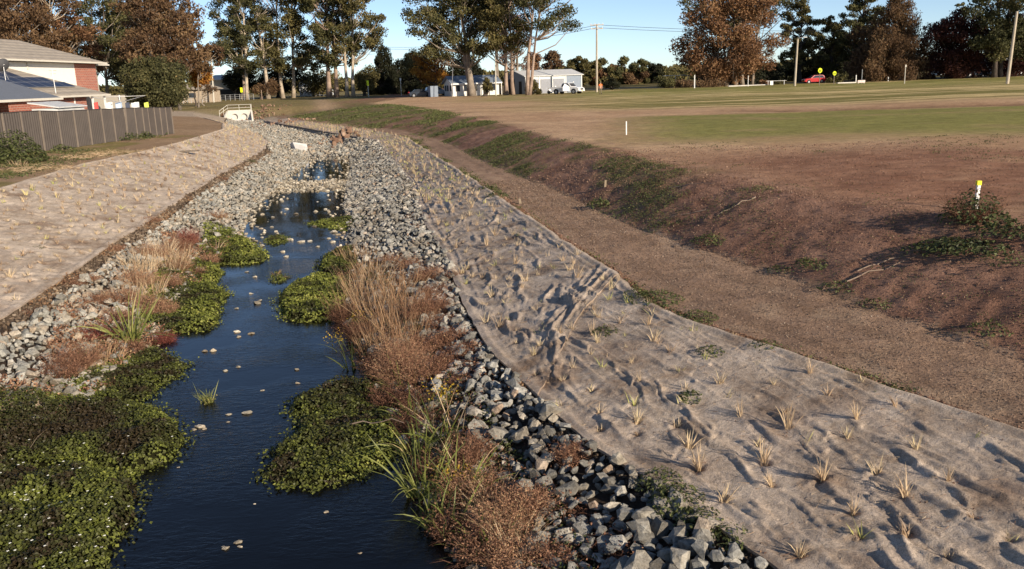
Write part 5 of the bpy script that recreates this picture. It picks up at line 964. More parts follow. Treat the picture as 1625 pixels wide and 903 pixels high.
def tree(label, Y, base_px, top_py, l_px, r_px, cb_py, leaf, bk, style='euc', trunks=None, n=5200, nc=34, ls=.34, group=None, cat='tree', name='gum_tree', lean=0., bare=0., lift=0, tr=.4, fill=.0, gap=.75):
    base = pt(base_px, 140, Y); base[2] = Z1(base[0], Y); H = pt(base_px, top_py, Y)[2]-base[2]; xl = pt(l_px, 60, Y)[0]-base[0]; xr = pt(r_px, 60, Y)[0]-base[0]; cb = pt(base_px, cb_py, Y)[2]-base[2]
    cx, rx = (xl+xr)/2, (xr-xl)/2; r = thing(name, label, cat, base, group=group)
    nc = int(nc*(1.35 if style == 'euc' else 1)); n = int(n*1.15)
    trunks = trunks or [(0, 0, .45*tr/.4, lean)]; n_t = len(trunks); TP = []
    g = G()
    for (dx, dy, rad, ln) in trunks:
        k = 8; top = H*(.8 if style != 'bush' else .5); ts = np.linspace(0, 1, k); P = np.stack([dx+ln*top*ts+(cx-dx-ln*top)*.35*ts**2+np.cumsum(rng.normal(0, .1, k))*(ts > 0), dy+np.cumsum(rng.normal(0, .1, k)), top*ts-.2], 1)
        g.tube(P, rad*(1-ts*.82)*(1+.35*np.exp(-ts*14)), 7); TP.append((P, rad))
    # clumps through the crown volume
    C = []; tries = 0
    while len(C) < nc and tries < 6000:
        tries += 1; u = rng.normal(size=3); u /= np.linalg.norm(u); q = u*rng.random()**(.42)
        hz_ = rng.random(); zz = cb+(H-cb)*hz_ if style in ('euc', 'cone') else cb+(H-cb)*(.5+.5*q[2])
        if style == 'dense': q = u*math.sqrt(rng.random())/max(.3, math.hypot(u[0], u[1]))*math.sqrt(max(.05, 1-abs(2*hz_-.9)**2.6 if hz_ > .45 else 1-abs(1-hz_/.45)**3)); zz = cb+(H-cb)*hz_
        if style == 'euc': q = u*math.sqrt(rng.random())/max(.3, math.hypot(u[0], u[1])); q = q*min(1, .74+1.5*hz_)*min(1., 2.6*(1.08-hz_))
        prof = 1.0 if style != 'cone' else np.clip(1.15-(zz-cb)/(H-cb)*.95, .15, 1)
        if style == 'euc': prof *= .78+.45*vn(np.array([zz*.35]), np.array([base_px*.7]), 5)[0]
        p = np.array([cx+q[0]*rx*prof, q[1]*min(rx, 6.5)*prof, zz])
        cr = {'euc': rng.uniform(.16, .3), 'dense': rng.uniform(.22, .36), 'cone': rng.uniform(.2, .32), 'bush': rng.uniform(.3, .45)}[style]*min(rx, 6.)
        if all(np.linalg.norm((p-c[0])*[1, .8, 1.2]) > (cr+c[1])*(.62 if style == 'euc' else .45)*gap/.75 for c in C): C.append((p, cr))
    # limbs
    for p, cr in C:
        P, rad = TP[int(np.argmin([abs(t[0][4][0]-p[0]) for t in TP]))]; j = int(np.clip(np.searchsorted(P[:, 2], p[2]-.25*abs(p[0]-cx)-cr*1.2)-1, 2, len(P)-1)); a = P[j]
        mid = (a+p)/2+np.array([rng.normal(0, .25), rng.normal(0, .25), -.1*np.linalg.norm(p-a)]); g.tube([a, mid, p], [rad*.3*(1-j/len(P))+.05, rad*.16+.03, .03], 4, cap=False)
        for _ in range(2): e = p+rng.normal(0, cr*.6, 3); g.tube([mid*.3+p*.7, e], [.04, .015], 3, cap=False)
    g.obj('trunk', MB[bk], r, smooth=True)
    n = int(n*1.4); w_ = np.array([c[1]**2 for c in C]); w_ /= w_.sum(); ci = rng.choice(len(C), n, p=w_); Cp = np.array([c[0] for c in C])[ci]; Cr = np.array([c[1] for c in C])[ci]
    u = rng.normal(size=(n, 3)); u /= np.linalg.norm(u, axis=1)[:, None]; sh = np.array([1.15, 1.0, .72]) if style == 'euc' else (np.array([.95, .95, 1.05]) if style == 'cone' else np.array([1.1, 1, .85]))
    rr = rng.random(n)**.38*(1+rng.normal(0, .12, n)); rr *= .75+.5*fbm(u[:, 0]*2.5+ci*3.1, u[:, 2]*2.5+ci*1.7, 7, 3)
    pos = Cp+u*rr[:, None]*Cr[:, None]*sh
    if bare: k = rng.random(n) > bare; pos = pos[k]; ci = ci[k]; u = u[k]; n = len(pos)
    tint = .42+(rng.random(len(C))[ci]-.5)*.42+rng.normal(0, .17, n)
    nr = u+rng.normal(0, .7, (n, 3)); ax = None
    if style in ('cone',): ax = np.stack([u[:, 0]*.8, u[:, 1]*.8, np.ones(n)], 1)+rng.normal(0, .3, (n, 3))
    g = G(); leaves(g, pos, nr, ls*1.22*rng.uniform(.55, 1.35, n), .58 if style != 'cone' else .32, np.clip(tint, 0, 1), .12, ax); g.obj('crown', ML[leaf], r)
    return r
T = tree
gl = 'gum trees in the clump beyond the culvert'; gh = 'trees behind the left houses'; gr = 'trees along the road on the right'
T('rust-brown gum at the far left edge behind the houses', 132, 10, -45, -60, 75, 95, 'brown', 'grey', 'euc', n=9000, nc=60, ls=.34, group=gh, gap=.6)
T('dark gum behind the roof ridge at the left edge', 150, -30, -30, -90, 40, 110, 'dark', 'dark', 'dense', n=6500, nc=44, ls=.4, group=gh)
T('sparse brown gum with bare pale trunks above the house roof', 138, 72, -35, 25, 125, 90, 'brown', 'pale', 'euc', [(-.8, 0, .3, .02), (.6, .5, .28, .05), (1.6, 0, .22, .14)], n=6500, nc=46, ls=.32, group=gh, gap=.6)
T('rust-brown leafless-looking gum over the middle of the roof', 142, 100, 20, 62, 150, 120, 'rust', 'grey', 'euc', n=5500, nc=36, ls=.32, group=gh)
T('dark green tall gum behind the two-storey house', 155, 160, -45, 112, 212, 118, 'green', 'grey', 'euc', [(-.7, 0, .35, 0), (.9, 0, .3, .04)], n=9500, nc=62, ls=.34, group=gh, gap=.6)
T('dark evergreen filling the gap behind the tall gum', 165, 200, 10, 150, 250, 135, 'green', 'dark', 'dense', n=6500, nc=44, ls=.42, group=gh)
T('huge rusty red-brown tree right of the two-storey house', 128, 258, -50, 196, 320, 108, 'brown', 'grey', 'euc', [(-.8, 0, .34, -.02), (.7, 0, .34, .03), (1.9, .5, .22, .06)], n=15000, nc=85, ls=.32, group=gh, name='rusty_tree', gap=.55)
T('brown tree filling behind the huge rusty tree', 150, 240, 30, 200, 300, 130, 'brown', 'dark', 'dense', n=6500, nc=40, ls=.38, group=gh)
T('small golden orange autumn tree below the rusty tree', 150, 308, 100, 286, 328, 138, 'orange', 'dark', 'bush', n=3200, nc=20, ls=.3, tr=.15, cat='tree', name='autumn_tree')
T('drooping brown gum branchy tree at the rusty tree foot', 140, 312, 70, 296, 352, 112, 'brown', 'grey', 'euc', n=2200, nc=18, ls=.28, tr=.14, name='gum_tree')
T('small bare shrub tree in front of the cream far house', 150, 320, 130, 308, 334, 146, 'brown', 'grey', 'bush', n=350, nc=8, ls=.22, name='small_tree', tr=.12)
T('dense dark green round shrub beside the house and fence end', 74, 237, 96, 193, 281, 172, 'green', 'dark', 'bush', n=16000, nc=60, ls=.17, name='round_shrub', cat='shrub', gap=.6)
# culvert clump
T('tall gum with a leaning pale trunk, left of the culvert clump', 205, 424, -75, 345, 455, 108, 'green', 'pale', 'euc', [(0, 0, .45, -.05), (-4.8, 0, .4, .06)], n=13000, nc=66, ls=.4, group=gl, gap=.62)
T('tall gum with a red-barked trunk at the left end of the clump', 212, 394, -30, 340, 425, 95, 'green', 'red', 'euc', [(-1, 0, .4, .02)], n=6500, nc=40, ls=.4, group=gl)
T('tall gum with twin white trunks in the middle of the clump', 208, 455, -85, 408, 530, 112, 'olive', 'pale', 'euc', [(-1.0, 0, .42, -.03), (1.2, .5, .42, .04)], n=13000, nc=66, ls=.4, group=gl, gap=.62)
T('broad gum with a thick brown trunk in the clump', 202, 532, -80, 480, 575, 105, 'green', 'red', 'euc', [(-1.4, 0, .55, .02), (.1, .3, .5, .03)], n=13000, nc=64, ls=.4, group=gl, gap=.62)
T('tall gum with paired pale straight trunks at the right of the clump', 200, 553, -90, 520, 604, 80, 'olive', 'pale', 'euc', [(-.4, 0, .38, .0), (1.0, 0, .38, .02)], n=11000, nc=56, ls=.4, group=gl, gap=.62)
T('dark low tree under the left gums', 215, 372, 108, 348, 400, 142, 'dark', 'dark', 'dense', n=3500, nc=26, ls=.4, group=gl, name='dark_tree')
T('dark low tree between the trunks of the clump', 222, 440, 105, 400, 480, 142, 'dark', 'dark', 'dense', n=3500, nc=26, ls=.4, group=gl, name='dark_tree')
T('dark low growth behind the twin white trunks', 225, 500, 118, 470, 535, 146, 'olive', 'dark', 'bush', n=3200, nc=22, ls=.4, group=gl, name='dark_tree')
T('brown bush at the foot of the leaning pale trunk', 206, 412, 128, 395, 432, 150, 'brown', 'dark', 'bush', n=1800, nc=14, ls=.3, group=gl, name='brown_bush', cat='bush')
T('olive bush right of the paired pale trunks', 205, 578, 105, 562, 600, 150, 'olive', 'dark', 'bush', n=2600, nc=18, ls=.34, group=gl, name='olive_bush', cat='bush')
T('very dark pointed evergreen right of the gum clump', 215, 606, 72, 578, 632, 148, 'dark', 'dark', 'cone', n=4800, nc=34, ls=.5, name='dark_evergreen')
T('very dark broad evergreen left of the white cottage', 205, 650, 84, 620, 680, 148, 'dark', 'dark', 'cone', n=5200, nc=40, ls=.5, name='dark_evergreen')
T('dark evergreen low behind the gap of sky', 225, 630, 100, 595, 665, 148, 'dark', 'dark', 'dense', n=3800, nc=28, ls=.5, name='dark_evergreen')
# centre
T('wide gum with a stout broken-limbed trunk beside the cottage', 158, 749, -55, 640, 790, 88, 'green', 'grey', 'euc', [(0, 0, .62, -.03), (-.4, .3, .35, -.1)], n=15000, nc=76, ls=.33, group='gums beside the cottage and shed', gap=.62)
T('red and golden autumn tree hanging left of the cottage', 176, 690, 68, 652, 716, 134, 'orange', 'dark', 'dense', n=2600, nc=24, ls=.34, name='autumn_tree', gap=.9)
T('green low tree behind the golden one', 185, 672, 90, 640, 705, 140, 'olive', 'dark', 'dense', n=3200, nc=26, ls=.4, name='low_tree')
T('tall gum with two straight brown trunks in front of the shed', 156, 806, -60, 752, 842, 84, 'olive', 'red', 'euc', [(-.3, 0, .36, 0), (.85, .4, .34, .01)], n=12500, nc=60, ls=.32, group='gums beside the cottage and shed', gap=.62)
T('green gum crown behind the two straight trunks', 168, 790, -50, 735, 835, 40, 'green', 'grey', 'euc', n=8000, nc=44, ls=.34, group='gums beside the cottage and shed')
T('slender forked gum with a leaning pink trunk and open crown', 150, 838, -45, 818, 925, 48, 'green', 'red', 'euc', [(0, 0, .4, .045), (.15, 0, .3, .13)], n=5200, nc=26, ls=.3, group='gums beside the cottage and shed', gap=.9)
T('pinkish bare tree behind the shed', 190, 822, 25, 795, 850, 110, 'pink', 'grey', 'euc', n=2200, nc=24, ls=.25, name='bare_tree')
T('rusty low tree over the shed roof', 195, 845, 88, 815, 872, 132, 'rust', 'dark', 'dense', n=2600, nc=20, ls=.36, name='low_tree')
T('dark low tree behind the cottage roof', 190, 735, 92, 700, 775, 136, 'dark', 'dark', 'dense', n=3600, nc=28, ls=.4, name='low_tree')
T('green palm-like shrub before the shed gable', 152, 768, 124, 756, 782, 148, 'olive', 'dark', 'cone', n=900, nc=10, ls=.4, name='garden_shrub', cat='shrub')
T('spiky green shrubs against the shed wall', 151, 838, 126, 822, 856, 149, 'olive', 'dark', 'cone', n=1200, nc=14, ls=.4, name='garden_shrub', cat='shrub')
for i, (a, b_, tp, lf, lb) in enumerate([(852, 898, 86, 'brown', 'brown rounded tree just right of the shed roof'), (888, 925, 98, 'olive', 'lower rounded tree behind the shed end'), (905, 940, 83, 'olive', 'taller pale green tree in the distant row'), (930, 975, 97, 'olive', 'broad low tree behind the power pole'), (955, 990, 104, 'brown', 'brown low tree right of the power pole'), (968, 1015, 94, 'green', 'dark flat-topped tree in the distant row'), (1000, 1035, 96, 'green', 'dense green tree in the distant row'), (1025, 1062, 101, 'dark', 'last dark tree of the distant row before the goal frame'), (1050, 1080, 113, 'olive', 'small distant bush behind the goal frame'), (868, 905, 108, 'olive', 'low bush behind the parked white ute'), (985, 1035, 112, 'brown', 'low brown thicket in the distant row'), (1040, 1075, 108, 'green', 'thin dark tree right of the distant row'), (935, 965, 112, 'rust', 'low rusty bush behind the person'), (1210, 1262, 105, 'dark', 'dark tree behind the white railing'), (1245, 1300, 98, 'dark', 'dark tree behind the red car'), (1290, 1350, 96, 'dark', 'dark tree behind the yellow signs')]):
    T(lb, 250 if i < 13 else 205, (a+b_)/2, tp, a, b_, 136, lf, 'dark', 'dense', n=2800, nc=20, ls=.5, group='distant tree row across the road', name='distant_tree', gap=.6)
# right
T('huge orange-brown spreading tree right of centre', 172, 1165, -40, 1076, 1246, 124, 'rust', 'grey', 'dense', [(-1.5, 0, .34, -.06), (.2, 0, .42, 0), (1.6, 0, .34, .04), (3.6, .6, .26, .16), (-2.8, .5, .28, -.1)], n=24000, nc=110, ls=.36, name='rusty_tree', group=gr, gap=.62)
T('green gum crown rising behind the orange-brown tree', 196, 1170, -40, 1092, 1250, 40, 'green', 'dark', 'euc', n=9000, nc=56, ls=.4, group=gr, gap=.6)
T('dark shade tree under the orange-brown crown', 185, 1165, 92, 1098, 1235, 136, 'dark', 'dark', 'dense', n=5000, nc=34, ls=.42, group=gr)
T('slim tall gum right of the orange-brown tree', 190, 1268, 4, 1240, 1302, 108, 'olive', 'dark', 'euc', n=5500, nc=34, ls=.36, group=gr)
T('dark slim gum behind the leaning light pole', 205, 1282, 60, 1256, 1306, 130, 'dark', 'dark', 'dense', n=3500, nc=24, ls=.4, group=gr)
T('rounded gum above the yellow signs', 186, 1318, 28, 1288, 1348, 108, 'olive', 'dark', 'euc', n=5500, nc=34, ls=.36, group=gr)
T('dark tree behind the rounded gum', 200, 1335, 55, 1300, 1372, 134, 'dark', 'dark', 'dense', n=5000, nc=32, ls=.42, group=gr)
T('tall dark gum left of the brown she-oak', 182, 1368, -22, 1332, 1402, 100, 'green', 'dark', 'euc', n=9000, nc=50, ls=.36, group=gr, gap=.6)
T('big feathery brown she-oak on the right', 168, 1415, -8, 1362, 1482, 126, 'brown', 'dark', 'cone', [(-.6, 0, .4, 0), (.8, 0, .35, .03)], n=18000, nc=90, ls=.38, name='she_oak', group=gr, gap=.55)
T('lower half of the feathery she-oak thicket', 174, 1400, 40, 1335, 1470, 130, 'brown', 'dark', 'dense', n=7500, nc=46, ls=.4, name='she_oak', group=gr)
T('dark red-brown tree near the right edge', 166, 1518, 16, 1474, 1566, 120, 'maroon', 'dark', 'dense', n=12000, nc=66, ls=.36, name='maroon_tree', group=gr, gap=.6)
T('thin open gum top above the dark red tree', 190, 1520, 0, 1508, 1532, 40, 'green', 'dark', 'euc', n=450, nc=8, ls=.35, group=gr)
T('tall dark gum at the right edge', 160, 1580, -50, 1540, 1650, 90, 'green', 'dark', 'euc', [(-.5, 0, .45, -.02), (1, .5, .4, .04)], n=11000, nc=66, ls=.36, group=gr, gap=.6)
T('dark maroon tree at the right edge behind the pole', 172, 1605, 30, 1555, 1670, 120, 'maroon', 'dark', 'dense', n=9000, nc=54, ls=.38, name='maroon_tree', group=gr, gap=.6)
T('gum just outside the right edge', 158, 1680, -30, 1630, 1750, 110, 'green', 'dark', 'dense', n=6500, nc=44, ls=.38, group=gr)
for a, b_, tp, bs, lf, lb in [(1046, 1074, 124, 140, 'green', 'dark bush hiding the left foot of the goal frame'), (1072, 1104, 125, 140, 'brown', 'brown bush hiding the right foot of the goal frame'), (1104, 1150, 128, 138, 'brown', 'low brown bushes left of the orange-brown tree'), (1040, 1066, 122, 138, 'green', 'green roadside bush below the goal frame'), (1314, 1334, 122, 136, 'olive', 'yellow-green bush under the right yellow sign'), (1372, 1390, 125, 135, 'brown', 'tan bush right of the white board'), (1378, 1404, 96, 134, 'olive', 'upright olive shrub before the she-oak'), (1545, 1562, 118, 134, 'brown', 'small tan bush among parked cars'), (1575, 1600, 122, 134, 'brown', 'low bush left of the leaning pole'), (1462, 1490, 118, 134, 'brown', 'brown bush between she-oak and maroon tree'), (1232, 1245, 129, 137, 'olive', 'small round bush by the white railing'), (958, 985, 125, 140, 'dark', 'dark low hedge right of the person'), (1325, 1350, 112, 134, 'green', 'dark garden shrub right of the yellow signs'), (700, 716, 136, 148, 'brown', 'small garden bush at the cottage wall'), (725, 742, 134, 149, 'olive', 'green garden bush before the cottage window'), (1208, 1225, 128, 138, 'rust', 'small rusty bush at the tree foot')]:
    T(lb, 168, (a+b_)/2, tp, a, b_, bs, lf, 'dark', 'bush', n=800, nc=12, ls=.26, name='roadside_bush', cat='bush', group='roadside bushes', tr=.1)
# far wood closing the horizon
def far_wood():
    n = 34000; a = rng.uniform(-.75, .8, n); d = 330+rng.uniform(0, 60, n); x = a*d*1.02; y = d; hgt = 3+5*fbm(a*28, a*0+2, 17, 4)
    z = 2+rng.random(n)**.8*hgt; u = rng.normal(size=(n, 3)); g = G(); leaves(g, np.stack([x, y, z], 1), u, rng.uniform(1.2, 2.6, n), .7, np.clip(.45+rng.normal(0, .2, n), 0, 1)); o = g.obj('far_wood', ML['olive']); o['kind'] = 'stuff'; o['label'] = 'low wooded line closing the horizon behind everything'; o['category'] = 'wood'
far_wood()

# ------------------------------------------------------------------ cottage, metal shed, cream house
def gable(g, x0, x1, y0, y1, z, h, ov=.3, th=.1):          # ridge along x
    ym = (y0+y1)/2; s = h/((y1-y0)/2)
    for a, b_ in ((y0-ov, ym), (y1+ov, ym)):
        za = z-ov*s; g.prism([(x0-ov, a, za), (x1+ov, a, za), (x1+ov, b_, z+h), (x0-ov, b_, z+h)], (0, 0, th))
def gwall(g, x, y0, y1, z0, z, h, t=.15): g.prism([(x, y0, z0), (x, y1, z0), (x, y1, z), (x, (y0+y1)/2, z+h), (x, y0, z)], (t, 0, 0))
M_blue = plain('blue_grey_metal', (.2, .24, .3), .5, .08); M_lgrey = plain('pale_grey_metal', (.55, .56, .56), .5, .05); M_roofL = ribmat('pale_metal_roof', (.62, .62, .6), .25, .02, 0, .4); M_roller = ribmat('roller_door', (.27, .28, .31), .12, .02, 2, .5); M_cweather = plain('white_weatherboard', (.72, .7, .65), .7, .04)
def shed():
    c = pt(834, 146, 158); c[2] = Z1(c[0], 158); r = thing('metal_shed', 'grey metal shed with three roller doors and a pale gable roof', 'shed', c, .42)
    W_, D_, h = 11.2, 8.5, 3.0
    bx('wall', M_lgrey, r, 0, 8.0, 0, .15, 0, h, label='pale front wall'); bx('wall', M_blue, r, 8.0, W_, -.02, .15, 0, h, label='blue-grey front bay'); bx('wall', M_lgrey, r, 0, W_, D_-.15, D_, 0, h)
    part('gable_wall', M_blue, r, lambda g: gwall(g, 0, .15, D_-.15, 0, h, .95), label='blue-grey gable end'); part('gable_wall', M_blue, r, lambda g: gwall(g, W_-.15, .15, D_-.15, 0, h, .95))
    part('roof', M_roofL, r, lambda g: gable(g, 0, W_, 0, D_, h+.05, .95))
    for x in (.45, 2.95, 5.5): bx('roller_door', M_roller, r, x, x+2.1, -.06, -.005, 0, 2.45)
    for x in (0, 2.65, 5.2, 7.9, W_-.1): bx('corner_trim', M_white, r, x, x+.14, -.09, -.025, 0, h)
    bx('side_door', M_dark, r, -.05, 0, 1.5, 2.6, 0, 2.2); bx('side_opening', M_dark, r, -.05, 0, 4.5, 7, 0, 2.6); bx('security_light', M_white, r, 9.4, 9.6, -.12, -.03, 1.7, 1.85)
shed()
def cottage():
    c = pt(719, 149, 160); c[2] = Z1(c[0], 160); r = thing('white_cottage', 'low white weatherboard cottage with blue-grey roof behind the gum trunks', 'cottage', c, .3)
    h = 2.3
    bx('wall', M_cweather, r, 0, 8.6, 0, .15, 0, h); part('gable_wall', M_cweather, r, lambda g: gwall(g, 0, .15, 6.4, 0, h, 1.1)); part('gable_wall', M_cweather, r, lambda g: gwall(g, 8.45, .15, 6.4, 0, h, 1.1)); bx('wall', M_cweather, r, 0, 8.6, 6.4, 6.55, 0, h)
    part('roof', M_blue, r, lambda g: gable(g, 0, 8.6, 0, 6.5, h, 1.15, .45)); bx('fascia', M_white, r, -.4, 9, -.62, -.55, h-.3, h-.08)
    for x, w_ in ((.5, .8), (2.0, 1.2), (3.6, .9), (5.6, 1.2), (7.2, .8)):
        o = bx('window', M_white, r, x-.06, x+w_+.06, -.05, -.005, .75, 1.95); h_ = G(); h_.box(x, x+w_, -.08, -.052, .82, 1.88); h_.obj('pane', M_glass, o)
    for x in (-.35, 1.6, 3.3, 5.0, 6.9, 8.8): bx('verandah_post', M_white, r, x, x+.1, -.6, -.5, 0, h-.2)
    for y in (1.0, 3.2, 4.8): bx('side_window', M_dark, r, -.05, -.004, y, y+1, .9, 1.9)
    bx('garden_shed', M_blue, r, -3.4, -2.0, 3, 5, 0, 1.9)
cottage()
def cream_house():
    c = pt(300, 152, 185); c[2] = Z1(c[0], 185); r = thing('cream_house', 'distant cream house with low hip roof between trees beyond the culvert', 'house', c)
    bx('wall', M_tan_brick, r, -3, 4.5, 0, 6, 0, 2.6); part('roof', M_tile, r, lambda g: hip(g, -3.6, 5.1, -.6, 6.6, 2.75, 22)); bx('window', M_glass, r, 0, 1.4, -.05, -.004, 1, 2)
    c = pt(345, 140, 215); c[2] = Z1(c[0], 215); r = thing('grey_roof_house', 'distant house with pale flat-looking roof behind the left power pole', 'house', c)
    bx('wall', M_beige, r, -4, 5, 0, 6, 0, 4.6); part('roof', M_roofL, r, lambda g: hip(g, -5, 6, -.8, 7, 4.75, 16)); bx('window', M_glass, r, 1, 3, -.05, -.004, 3, 4); bx('wall', M_dark, r, -4.2, 5.2, -.4, -.1, 0, 2.4)
    c = pt(500, 146, 235); c[2] = Z1(c[0], 235); r = thing('blue_shed', 'pale blue shed glimpsed between the gum trunks', 'shed', c); bx('wall', M_lgrey, r, -4, 4, 0, 5, 0, 2.6); part('roof', M_blue, r, lambda g: gable(g, -4, 4, 0, 5, 2.6, .9)); bx('door', M_dark, r, -1, 1, -.05, -.004, 0, 2.1)
    for px, Y, w_, lb in [(1508, 215, 5, 'distant white-roofed house left of the maroon tree foot'), (1592, 205, 7, 'distant low house behind the leaning pole'), (1400, 230, 5, 'distant grey house behind the she-oak')]:
        c = pt(px, 130, Y); c[2] = Z1(c[0], Y); r = thing('distant_house', lb, 'house', c); bx('wall', M_cweather, r, -w_/2, w_/2, 0, 5, 0, 2.6); part('roof', M_roofL, r, lambda g: gable(g, -w_/2, w_/2, 0, 5, 2.6, 1.2, .5)); bx('window', M_dark, r, -1, .6, -.05, -.004, 1, 2.1); bx('door', M_dark, r, 1.2, 2, -.05, -.004, 0, 2.1)
cream_house()
def wirefence(label, a, b_, Y0, Y1, h=1.3, n=9):
    A = pt(a, 150, Y0); B = pt(b_, 150, Y1); A[2] = Z1(*A[:2]); B[2] = Z1(*B[:2]); r = thing('wire_fence', label, 'fence', A); D = B-A
    for i in range(n): part('post', M_alu, r, lambda g: g.tube([D*i/(n-1)-[0, 0, .1], D*i/(n-1)+[0, 0, h]], .05, 4))
    for z in (h, h*.66, h*.33): part('rail', M_alu, r, lambda g: g.tube([D*0+[0, 0, z], D+[0, 0, z]], .03, 4))
wirefence('pale wire fence under the trees beyond the culvert', 342, 402, 196, 200); wirefence('thin wire fence behind the gum trunks', 470, 520, 224, 224, 1.2); wirefence('grey fence in front of the cream house', 290, 338, 180, 186, 1.1)

# ------------------------------------------------------------------ poles, wires, signs
M_pole = plain('timber_pole', (.42, .36, .28), .85, .12, 1, .01); M_polec = plain('concrete_pole', (.52, .49, .42), .8, .08)
def pole(label, px, py, top_px, top_py, Y, rad, mat, arms=(), name='power_pole', cat='power pole', group=None):
    b = pt(px, py, Y); b[2] = Z1(b[0], Y); t = pt(top_px, top_py, Y)-b; r = thing(name, label, cat, b, group=group)
    part('shaft', mat, r, lambda g: g.tube([(0, 0, -.3), tuple(t*.5), tuple(t)], [rad, rad*.85, rad*.7], 9))
    for (f, w_, n) in arms:
        p = t*f; part('crossarm', M_pole, r, lambda g: g.box(p[0]-w_, p[0]+w_, -.2, -.08, p[2]-.07, p[2]+.07))
        for k in range(n): x = p[0]-w_+.1+(2*w_-.2)*k/(n-1); part('insulator', M_white, r, lambda g: g.tube([(x, -.14, p[2]+.07), (x, -.14, p[2]+.3)], .05, 5))
    return b+t, r
tA, rA = pole('tall timber power pole with crossarms right of the shed', 947, 146, 947, 38, 152, .19, M_pole, ((.985, 1.1, 4), (.93, 1.0, 3)))
part('transformer_bracket', M_alu, rA, lambda g: [g.box(.1, .5, -.3, 0, 10.2, 10.5)])
tB, _ = pole('white power pole in front of the far cream house', 339, 160, 335, 88, 183, .16, M_polec, ((.99, .9, 3),))
tC, rC = pole('timber street light pole beside the orange-brown tree', 1261, 137, 1266, 62, 150, .2, M_pole, (), 'light_pole', 'light pole')
b = pt(1261, 137, 150); part('lamp_arm', M_alu, rC, lambda g: [g.tube([(tC-b)*.985+[0, 0, .15], (tC-b)*.985+[1.1, 0, .3]], .05), g.box((tC-b)[0]+.9, (tC-b)[0]+1.5, -.1, .1, (tC-b)[2]+.1, (tC-b)[2]+.22)])
pole('leaning bare timber pole near the right edge', 1598, 135, 1614, 18, 112, .21, M_pole, (), 'timber_pole', 'pole')
pole('distant thin pole right of the left power pole', 363, 140, 363, 112, 240, .12, M_polec, ((.97, .6, 2),))
pole('slim dark pole in front of the cottage', 717, 150, 719, 88, 158, .07, M_greyp, (), 'slim_pole', 'pole')
pole('pale concrete pole at the cottage right corner', 787, 150, 786, 88, 155, .13, M_polec, (), 'concrete_pole', 'pole')
def wires(label, A, B, sag, n=12, rad=.03, offs=((0, 0),)):
    g = G()
    for ox, oz in offs:
        P = [A+(B-A)*t+np.array([ox, 0, oz-sag*4*t*(1-t)]) for t in np.linspace(0, 1, n)]; g.tube(P, rad, 4)
    o = g.obj('overhead_wires', M_dark); o['label'] = label; o['category'] = 'wires'
wires('overhead wires running right from the tall power pole', tA+[0, -.1, -.6], pt(1500, 42, 215), 1.2, offs=((0, 0), (0, .45))); wires('overhead wires running left from the tall power pole', tA+[0, -.1, -.6], pt(560, 75, 205), 1.6, offs=((0, 0), (0, .4)))
wires('overhead wires from the left power pole toward the clump', tB+[0, -.1, -.1], pt(600, 85, 235), .8, offs=((0, 0),)); wires('overhead wire from the left power pole to the left', tB+[0, -.1, -.1], pt(150, 95, 185), .8)
def post(label, px, py, top, Y, rad=.05, mat=M_white, sign=None, name='sign_post', cat='sign'):
    b = pt(px, py, Y); b[2] = Z1(b[0], Y); H = pt(px, top, Y)[2]-b[2]; r = thing(name, label, cat, b); part('pole', mat, r, lambda g: g.tube([(0, 0, -.2), (0, 0, H)], rad, 6))
    if sign:
        w_, hh, m_ = sign; part('sign_panel', m_, r, lambda g: g.box(-w_/2, w_/2, -rad-.06, -rad-.02, H-hh, H+.02))
    return r
post('slim post with lime-yellow top left of the clump', 385, 158, 139, 195, .09, M_post, (.5, 1.0, M_hv)); post('slim post with lime-yellow top right of the clump', 585, 151, 128, 190, .1, M_polec, (.45, 1.0, M_hv)); post('plain grey post before the dark evergreens', 637, 151, 124, 185, .07, M_alu, (.3, .5, M_alu), 'post', 'post')
post('brown post at the clump foot', 416, 158, 143, 198, .08, MB['red'], None, 'post', 'post')
def school(label, px, py, top, Y, w_=.78):
    r = post(label, px, py, top, Y, .06, M_post, None); H = pt(px, top, Y)[2]-r.location[2]; g = G(); a = np.arange(24)*math.pi/12; g.prism([(w_/2*math.cos(t)*.85, -.1, H-w_/2+w_/2*math.sin(t)) for t in a], (0, -.05, 0)); p = g.obj('sign_panel', M_hv, r)
    def walk(g):        # small dark walking-children mark
        for sx in (-.12, .1):
            g.box(sx-.05, sx+.05, -.158, -.152, H-w_*.38, H-w_*.28); g.box(sx-.06, sx+.06, -.158, -.152, H-w_*.62, H-w_*.4); g.box(sx-.1, sx-.04, -.158, -.152, H-w_*.78, H-w_*.63); g.box(sx+.03, sx+.09, -.158, -.152, H-w_*.78, H-w_*.63)
    part('symbol', M_dark, p, walk)
school('round yellow children crossing sign right of the red car', 1300, 136, 108, 148); school('round yellow crossing sign farther right, over the bush', 1323, 136, 113, 152, .7)
post('thin pale post left of the white board', 1367, 136, 110, 150, .05, M_alu, None, 'post', 'post'); post('thin pale post before the she-oak', 1435, 136, 103, 140, .06, M_polec, (.2, .35, M_polec), 'post', 'post'); post('white post right of the goal frame', 1102, 139, 119, 160, .1, M_white, None, 'post', 'post'); post('white post under the orange-brown tree', 1187, 137, 120, 160, .06, M_white, None, 'post', 'post')
post('short white post behind the white board', 1358, 133, 119, 165, .09, M_white, None, 'post', 'post'); post('short white post before the she-oak shade', 1409, 133, 122, 165, .08, M_white, None, 'post', 'post')
